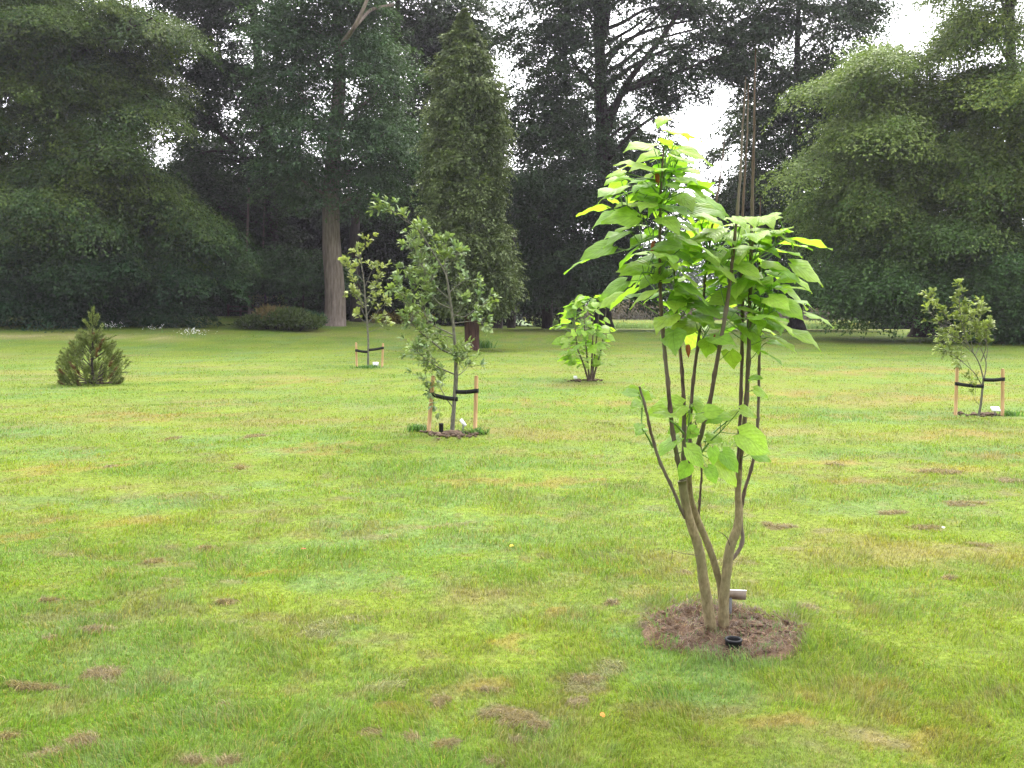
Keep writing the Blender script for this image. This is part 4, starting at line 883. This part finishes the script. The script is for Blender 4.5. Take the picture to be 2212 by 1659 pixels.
LV = [((860,150),(610,160)),((900,150),(860,120)),((940,150),(1020,190)),((1020,190),(1230,265)),((850,200),(680,260)),((860,240),(740,240)),((730,290),(527,330)),((990,320),(1100,355)),((960,250),(1065,290)),((650,370),(470,410)),
 ((640,430),(432,515)),((800,420),(650,470)),((860,470),(650,520)),((900,480),(790,620)),((990,480),(1050,610)),((560,540),(500,510)),((500,570),(297,600)),((590,600),(390,700)),((700,560),(540,560)),((1080,440),(1190,410)),((1100,500),(1330,590)),
 ((880,640),(960,745)),((950,740),(1020,870)),((740,690),(510,730)),((640,740),(460,780)),((540,830),(310,910)),((420,910),(200,990)),((720,840),(570,970)),((860,890),(820,970)),((780,970),(640,1090)),((630,1070),(440,1180)),((690,1120),(520,1240)),
 ((830,1130),(640,1230)),((970,990),(1100,1110)),((1000,1080),(1185,1210)),((1080,800),(1095,950)),((1200,960),(1340,1060)),((1310,1080),(1110,1080)),((1090,620),(1240,690)),((1180,660),(1370,790)),((1410,690),(1580,700)),((1340,640),(1390,700)),
 ((1700,740),(1580,740)),((1740,790),(2030,835)),((1700,820),(1840,855)),((1560,930),(1760,1000)),((1750,950),(1990,1080)),((1690,1010),(1880,1125)),((1350,850),(1590,830)),((1400,1050),(1320,1180)),((1600,1110),(1760,1130)),((1700,1120),(1900,1250)),
 ((1680,1210),(1790,1310)),((1600,1320),(1720,1400)),((1850,1290),(2050,1355)),((1600,1440),(1740,1520)),((1740,1400),(1925,1510)),((1430,1350),(1450,1450)),((1450,1420),(1500,1545)),((1520,1540),(1670,1610)),((1330,1540),(1400,1659)),((950,1400),(920,1530)),
 ((1090,1410),(1100,1530)),((940,1300),(800,1390)),((1090,1300),(1180,1350)),((960,1220),(1090,1260)),((900,1210),(960,1240)),((1290,1270),(1380,1360)),((1200,1440),(1330,1480)),((1200,1460),(1220,1570)),((1230,870),(1110,930)),((1300,960),(1200,1030)),
 ((880,330),(790,350)),((1000,380),(1180,450)),((780,760),(640,830)),((700,620),(560,660)),((880,820),(900,960)),((1440,900),(1560,880)),((1650,870),(1760,900)),((1480,760),(1570,790)),((1640,760),(1700,700)),((1240,720),(1180,800)),((1000,700),(1090,760)),
 ((1420,1200),(1560,1290)),((1500,1300),(1600,1380)),((1380,960),(1500,1040)),((1540,1180),(1640,1240)),((1260,1140),(1210,1230)),((900,560),(1010,640)),((800,540),(700,600))]
for a, b_ in LV: put(up, Z6(*a), Z6(*b_), rng.normal()*.13, bright=(a[1] < 700 and rng.random() < .45))
# fill: whorls on the leafy zones
def fill(out, key, r0, r1, k, Ls=(.10, .19), sp=.16):
    k = int(k*1.4)
    l_ = ALL[key]; rowz = lambda z: None
    zs0, zs1 = P(1500, r1, D0)[2], P(1500, r0, D0)[2]; c_ = l_[(l_[:, 2] > zs0) & (l_[:, 2] < zs1)]
    if len(c_) < 2: return
    for _ in range(k):
        s_ = c_[rng.integers(len(c_))]+rng.normal(size=3)*.01; th = rng.random()*6.283; h = np.array([math.cos(th), math.sin(th), 0]); hl = sp*(.3+.9*rng.random()); base = s_+h*hl+np.array([0, 0, .03+.1*rng.random()])
        Ln = Ls[0]+(Ls[1]-Ls[0])*rng.random(); dz = -.45+.5*rng.random(); tip = base+unit(h+np.array([0, 0, dz]))*Ln
        pet.tube([s_, s_*.5+base*.5+[0, 0, .01], base], [.0028, .0018], 5)
        cc = GR[rng.integers(4)]*(.8+.3*rng.random()); bigleaf(out, base, tip, Ln, .62+.18*rng.random(), rng.normal()*.25, .25+.2*rng.random(), cc)
for key, a, b_, k in [('a', 330, 480, 10), ('a', 400, 680, 17), ('b', 560, 700, 8), ('c', 520, 700, 10), ('c', 640, 760, 4), ('d', 500, 700, 9), ('e', 510, 740, 15), ('f', 540, 760, 10), ('g', 520, 790, 9)]: fill(up, key, a, b_, k)
for key, k in [('s%d' % i_, 4) for i_ in range(12, 24)]:
    if key in ALL: fill(up, key, 300, 760, k, (.10, .19), .06)
flush(up, 'leaves', root)
LW = [((450,185),(260,225)),((500,180),(590,215)),((740,205),(830,245)),((690,240),(600,240)),((430,350),(300,440)),((570,350),(660,360)),((470,400),(575,505)),((480,480),(430,565)),((490,320),(550,330)),((735,330),(905,430)),((800,425),(905,465)),((600,400),(612,492)),
 ((650,420),(740,525)),((620,470),(737,592)),((575,500),(630,585)),((220,125),(130,120)),((250,130),(312,142)),((235,280),(208,300)),((810,105),(887,147)),((790,50),(845,40)),((400,200),(350,160)),((560,220),(660,210)),((480,150),(560,160)),((390,240),(300,215)),((520,260),(600,225)),((430,290),(370,330))]
FACE[0] = .75
for a, b_ in LW: put(lo, Z7(*a), Z7(*b_), -.08+rng.normal()*.06, Lt=.07, Wr=.86)
for a, b_ in [((225, 120), (150, 95)), ((225, 122), (295, 155)), ((240, 170), (180, 190)), ((225, 110), (240, 70)), ((250, 300), (205, 330)), ((690, 245), (760, 200)), ((470, 200), (350, 215)), ((500, 190), (540, 240)), ((480, 230), (430, 300)), ((520, 300), (470, 360)), ((640, 250), (560, 270))]: put(lo, Z7(*a), Z7(*b_), -.02+rng.normal()*.06, Lt=.08, Wr=.86)
FACE[0] = .35
flush(lo, 'leaves', root, 'lower cluster of green leaves halfway up the stems')
tag(pet.build('petioles', M_GREENSTEM, root, True), kind='stuff')
br = newout()
for a, b_ in [((1050,1500),(1055,1590)),((815,800),(800,885)),((840,340),(852,430)),((1230,1430),(1220,1470))]:
    bigleaf(br, P(*Z6(*a), D0-.12), P(*Z6(*b_), D0-.12), .06, .4, .3, .5, (.24, .075, .03), None)
mesh_np('withered_leaves', np.concatenate(br['V']), [np.concatenate(br['Q'])], M_LEAF, np.concatenate(br['C']), root, True)['label'] = 'curled brown dead leaves'
# dead side twigs low on the trunks
tw = MB(); tw.tube(smooth_line([P(1577, 1178, D0), P(1570, 1158, D0-.06), P(1551, 1147, D0-.1)], 8), [.003, .0015], 5); tw.tube(smooth_line([P(1510, 1200, D0-.05), P(1478, 1196, D0-.12), P(1453, 1190, D0-.15)], 8), [.002, .001], 5); tw.tube([P(1453, 1190, D0-.15), P(1450, 1212, D0-.15)], [.0015, .001], 4)
tw.build('dead_twigs', M_CATUP, root, True)

# small catalpa behind
SCX, SCY, SCZ = G(1277, 823); root = thing('catalpa_tree', 'small distant catalpa bush with large green leaves, left of the big catalpa', 'young tree', (SCX, SCY, SCZ), 'young catalpas')
def Z9(a, b_): return (1150.2+.2*a, 575.1+.2*b_)
pet = MB(); mb = MB(); sn = []
for pts, dd in [([(1276, 823), (1278, 790), Z9(650, 850), Z9(655, 560), (1283, 650)], 0), ([(1272, 823), (1262, 790), Z9(480, 880), Z9(465, 690), (1240, 680)], -.3), ([(1280, 823), (1288, 792), Z9(745, 900), Z9(775, 680), (1310, 665)], .3), ([(1278, 823), (1283, 780), (1290, 720), (1296, 650)], .5), ([(1274, 823), (1268, 770), (1262, 700), (1262, 660)], .4)]:
    W = [P(a, b_, SCY+dd*i_/4) for i_, (a, b_) in enumerate(pts)]; W[0][2] = SCZ-.04; l_ = smooth_line(W, 20); mb = MB(); mb.tube(l_, [.026, .02, .014, .006], 8, rough=.08); mb.build('stem', M_CATUP, root, True); sn.append(l_)
out = newout(); sn = np.concatenate(sn)
for _ in range(175):
    th = rng.random()*6.283; rw = 640+150*rng.random()**1.15; hw = np.interp(rw, [630, 660, 710, 750, 790], [18, 45, 62, 52, 32])*SCY/F
    q = P(1262 if rw > 660 else 1275, rw, SCY); rr_ = hw*(.35+.6*rng.random()); base = q+np.array([math.cos(th)*rr_, math.sin(th)*rr_, 0])
    Ln = (.15+.15*rng.random()); tip = base+unit(np.array([math.cos(th), math.sin(th), -.7+.7*rng.random()]))*Ln
    cc = GR[rng.integers(4)]*(.75+.35*rng.random()); bigleaf(out, base, tip, Ln, .85, rng.normal()*.5, .3, cc)
    s_ = sn[int(np.argmin(np.linalg.norm(sn-(base-[0, 0, .1]), axis=1)))]; pet.tube([s_, base], [.005, .003], 4)
tag(pet.build('petioles', M_GREENSTEM, root, True), kind='stuff'); flush(out, 'leaves', root)

# ------------------------------------------------------------ soil circle, pot and plate at the big catalpa
n_ = 150; t = np.linspace(-1, 1, n_)*(MR+.13); X, Y = np.meshgrid(t+MULCH[0], t+MULCH[1]); rr_ = np.hypot(X-MULCH[0], Y-MULCH[1])+(fbm(X, Y, .16, 3, 3)-.5)*.16
Zs = ground(X, Y)+.02*sstep(MR+.04, MR-.06, rr_)-.05*sstep(MR+.0, MR+.12, rr_)+((fbm(X, Y, .075, 5, 4)-.5)*.10+(np.abs(fbm(X, Y, .16, 6, 3)-.5))*.10)*sstep(MR+.03, MR-.1, rr_)
sc_ = (.55+.9*fbm(X, Y, .05, 2, 3)).ravel()[:, None]*np.array([.12, .076, .052])+(sstep(.5, .7, fbm(X, Y, .13, 7, 3)).ravel()[:, None])*np.array([.05, .038, .022])
i_ = (np.arange(n_-1)[:, None]*n_+np.arange(n_-1)[None]).ravel()
m, n, ou = mat_new('loose_soil'); at = n.nodes.new('ShaderNodeAttribute'); at.attribute_name = 'Col'; b = bsdf(n, .95, .1); n.links.new(at.outputs[0], b.inputs['Base Color'])
no = n.nodes.new('ShaderNodeTexNoise'); no.inputs['Scale'].default_value = 90; no.inputs['Detail'].default_value = 6; tc = n.nodes.new('ShaderNodeTexCoord'); n.links.new(tc.outputs['Object'], no.inputs[0])
bp = n.nodes.new('ShaderNodeBump'); bp.inputs['Strength'].default_value = 1; bp.inputs['Distance'].default_value = .015; n.links.new(no.outputs[0], bp.inputs['Height']); n.links.new(bp.outputs[0], b.inputs['Normal']); n.links.new(b.outputs[0], ou.inputs[0]); M_LOOSE = m
o = mesh_np('soil', np.stack([X, Y, Zs], -1).reshape(-1, 3), [np.stack([i_, i_+1, i_+n_+1, i_+n_], -1)], m, sc_, None, True); tag(o, kind='structure')
k = 6500; r = MR*np.sqrt(rng.random(k))*1.03; th = rng.random(k)*6.283; x = MULCH[0]+r*np.cos(th); y = MULCH[1]+r*np.sin(th)
col = np.where(rng.random((k, 1)) < .13, np.array([[.32, .23, .13]]), np.array([[.12, .07, .045]]))*(.6+.7*rng.random((k, 1)))
gr_ = rng.random(k) < .05*(1+3*(vn(x, y, .09, 5) > .7)); col[gr_] = (.12, .24, .07)
o = blades('mulch_fibres', x, y, np.where(gr_, .045, .012+.03*rng.random(k)), .0026+0*x, np.where(gr_, .6, 1.5+1.8*rng.random(k)), col, zoff=.022+(fbm(x, y, .075, 5, 4)-.5)*.10+np.abs(fbm(x, y, .16, 6, 3)-.5)*.10)
tag(o, 'dry brown mulch fibres on the soil circle under the big catalpa', 'mulch', kind='stuff')
# clods
cb = MB()
ico = [np.array(v) for v in [(0, 0, 1), (.9, 0, .45), (.28, .85, .45), (-.72, .53, .45), (-.72, -.53, .45), (.28, -.85, .45), (.72, .53, -.45), (-.28, .85, -.45), (-.9, 0, -.45), (-.28, -.85, -.45), (.72, -.53, -.45), (0, 0, -1)]]
IT = [(0,1,2),(0,2,3),(0,3,4),(0,4,5),(0,5,1),(1,6,2),(2,7,3),(3,8,4),(4,9,5),(5,10,1),(2,6,7),(3,7,8),(4,8,9),(5,9,10),(1,10,6),(11,7,6),(11,8,7),(11,9,8),(11,10,9),(11,6,10)]
for _ in range(420):
    r = (MR-.02)*math.sqrt(rng.random()); th = rng.random()*6.283; x = MULCH[0]+r*math.cos(th); y = MULCH[1]+r*math.sin(th); s_ = .003+.013*rng.random()**3
    cb.add(np.array(ico)*s_*(.6+.8*rng.random((12, 3)))*[1.3, 1.3, .7]+[x, y, float(ground(x, y))+.02+.03*rng.random()], None, IT, np.array([.14, .09, .062])*(.5+.9*rng.random()))
for sx_, sy_ in [(1009, 940), (950, 940), (975, 943), (990, 938), (2105, 899), (2130, 897), (1290, 823), (1250, 823), (225, 829)]:
    x1, y1, z1 = G(sx_, sy_)
    for _ in range(26):
        x = x1+rng.normal()*.14; y = y1+rng.normal()*.12; cb.add(np.array(ico)*(.012+.03*rng.random())*(.6+.8*rng.random((12, 3)))*[1.3, 1.3, .6]+[x, y, float(ground(x, y))+.02], None, IT, np.array([.12, .085, .06])*(.5+.9*rng.random()))
o = cb.build('soil_crumbs', M_LOOSE, None, True, True); tag(o, 'crumbs of loose brown earth around the planted trees', 'soil', kind='stuff')
# black pipe collar
def pipe(label, px, row, d, r, h, z0=None):
    p = P(px, row, d); z = float(ground(p[0], d)); root = thing('watering_tube', label, 'watering tube', (p[0], d, z), 'black watering tubes')
    mb = MB(); k = 28; a = np.arange(k)*2*np.pi/k; prof = [(r, -.06), (r, h-.012), (r*1.06, h-.010), (r*1.06, h), (r*.86, h), (r*.84, h-.01), (r*.82, -.02), (0.001, h-.035)]
    V = np.array([[q*math.cos(t_), q*math.sin(t_), zz] for (q, zz) in prof for t_ in a])+[p[0], d, z+.03]
    q_ = [(i*k+j, i*k+(j+1) % k, (i+1)*k+(j+1) % k, (i+1)*k+j) for i in range(len(prof)-1) for j in range(k)]; mb.add(V, q_); mb.build('tube', M_BLACK, root)
    mb = MB(); a = np.arange(16)*2*np.pi/16; mb.add(np.vstack([np.stack([r*.8*np.cos(a), r*.8*np.sin(a), 0*a+h-.03], -1), [[0, 0, h-.022]]])+[p[0], d, z+.03], None, [(16, j, (j+1) % 16) for j in range(16)]); mb.build('soil_fill', M_SOIL, root)
xp, yp, zp = G(1586, 1420); pipe('black plastic tube ring set in the soil in front of the big catalpa', 1584, 1410, yp, .038, .055)
xp, yp, zp = G(955, 934); pipe('small black tube end beside the foot of the big oak sapling', 953, 930, yp, .03, .09)
# grey name plate behind the stems
xq, yq, zq = G(1585, 1330); yq = D0+.2; zq = float(ground(P(1578, 1330, yq)[0], yq))
p = P(1589, 1285, yq); root = thing('plant_label', 'grey-brown tilted name plate on a thin post behind the big catalpa stems', 'plant label', (P(1577, 1300, yq)[0], yq, zq), 'plant name plates')
mb = MB(); R_ = rotz(-.12) @ rotx(.35); mb.box(p, (.055, .0025, .029), R_); mb.build('name_plate', M_GREY, root); mb = MB(); mb.box(p+R_ @ np.array([0, 0, .0302]), (.055, .003, .0012), R_); mb.build('plate_edge', M_WHITE, root)
mb = MB(); pp = P(1578, 1292, yq); mb.box((pp[0], yq+.002, (pp[2]+zq-.05)/2), (.008, .004, (pp[2]-zq+.05)/2)); mb.build('post', M_STEEL, root)
# a few fallen leaves and tufts of longer grass
def tuft(label, px, row, k, h, sp):
    x1, y1, _ = G(px, row); x = x1+rng.normal(size=k)*sp; y = y1+rng.normal(size=k)*sp
    o = blades('grass_tuft', x, y, h*(.6+.7*rng.random(k)), .003*np.clip(y/3, 1, 9), .3+.8*rng.random(k), np.array([[.09, .18, .05]])*(.7+.7*rng.random((k, 1)))); tag(o, label, 'grass tuft', 'longer grass tufts')
tuft('long grass tuft left of the big oak sapling stakes', 900, 932, 260, .12, .07)
tuft('grass tuft at the foot of the right stake of the big oak sapling', 1030, 938, 200, .10, .07)
tuft('grass tuft at the foot of the rightmost stake', 2178, 897, 200, .10, .09)
tuft('long weedy grass tuft at the foot of the conifer trunk', 1042, 752, 200, .5, .25)
tuft('grass tuft under the slender distant sapling', 795, 795, 160, .12, .15)

for (px, row, c_, lab) in [(1101, 1190, (.5, .38, .05), 'tiny yellow fallen leaf on the grass left of the big catalpa stems'), (1300, 1568, (.55, .2, .04), 'small orange fallen leaf on the near lawn below the soil circle'), (660, 1196, (.4, .1, .05), 'small red-brown fallen leaf on the middle of the lawn'), (2035, 1150, (.6, .55, .42), 'pale dry curled leaf on the lawn at the right')]:
    x, y, z = G(px, row); L0 = newout(); a0 = rng.random()*6; p = np.array([x, y, z+.035]); bigleaf(L0, p, p+np.array([math.cos(a0), math.sin(a0), .15])*.032, .032, .7, .3, .4, c_)
    o = mesh_np('fallen_leaf', np.concatenate(L0['V']), [np.concatenate(L0['Q'])], M_LEAF, np.concatenate(L0['C']), None, True); tag(o, lab, 'fallen leaf', 'fallen leaves on the lawn')

# ------------------------------------------------------------ air
hz = MB(); hz.box((0, 150, 24.5), (260, 260, 29)); 
m, n, ou = mat_new('haze'); pv = n.nodes.new('ShaderNodeVolumePrincipled'); pv.inputs['Density'].default_value = .0003; pv.inputs['Color'].default_value = (.9, .85, 1, 1); pv.inputs['Anisotropy'].default_value = .3
n.links.new(pv.outputs[0], ou.inputs['Volume'])
o = hz.build('haze', m); tag(o, 'thin pale haze in the air over the lawn and woods', 'haze', kind='stuff')
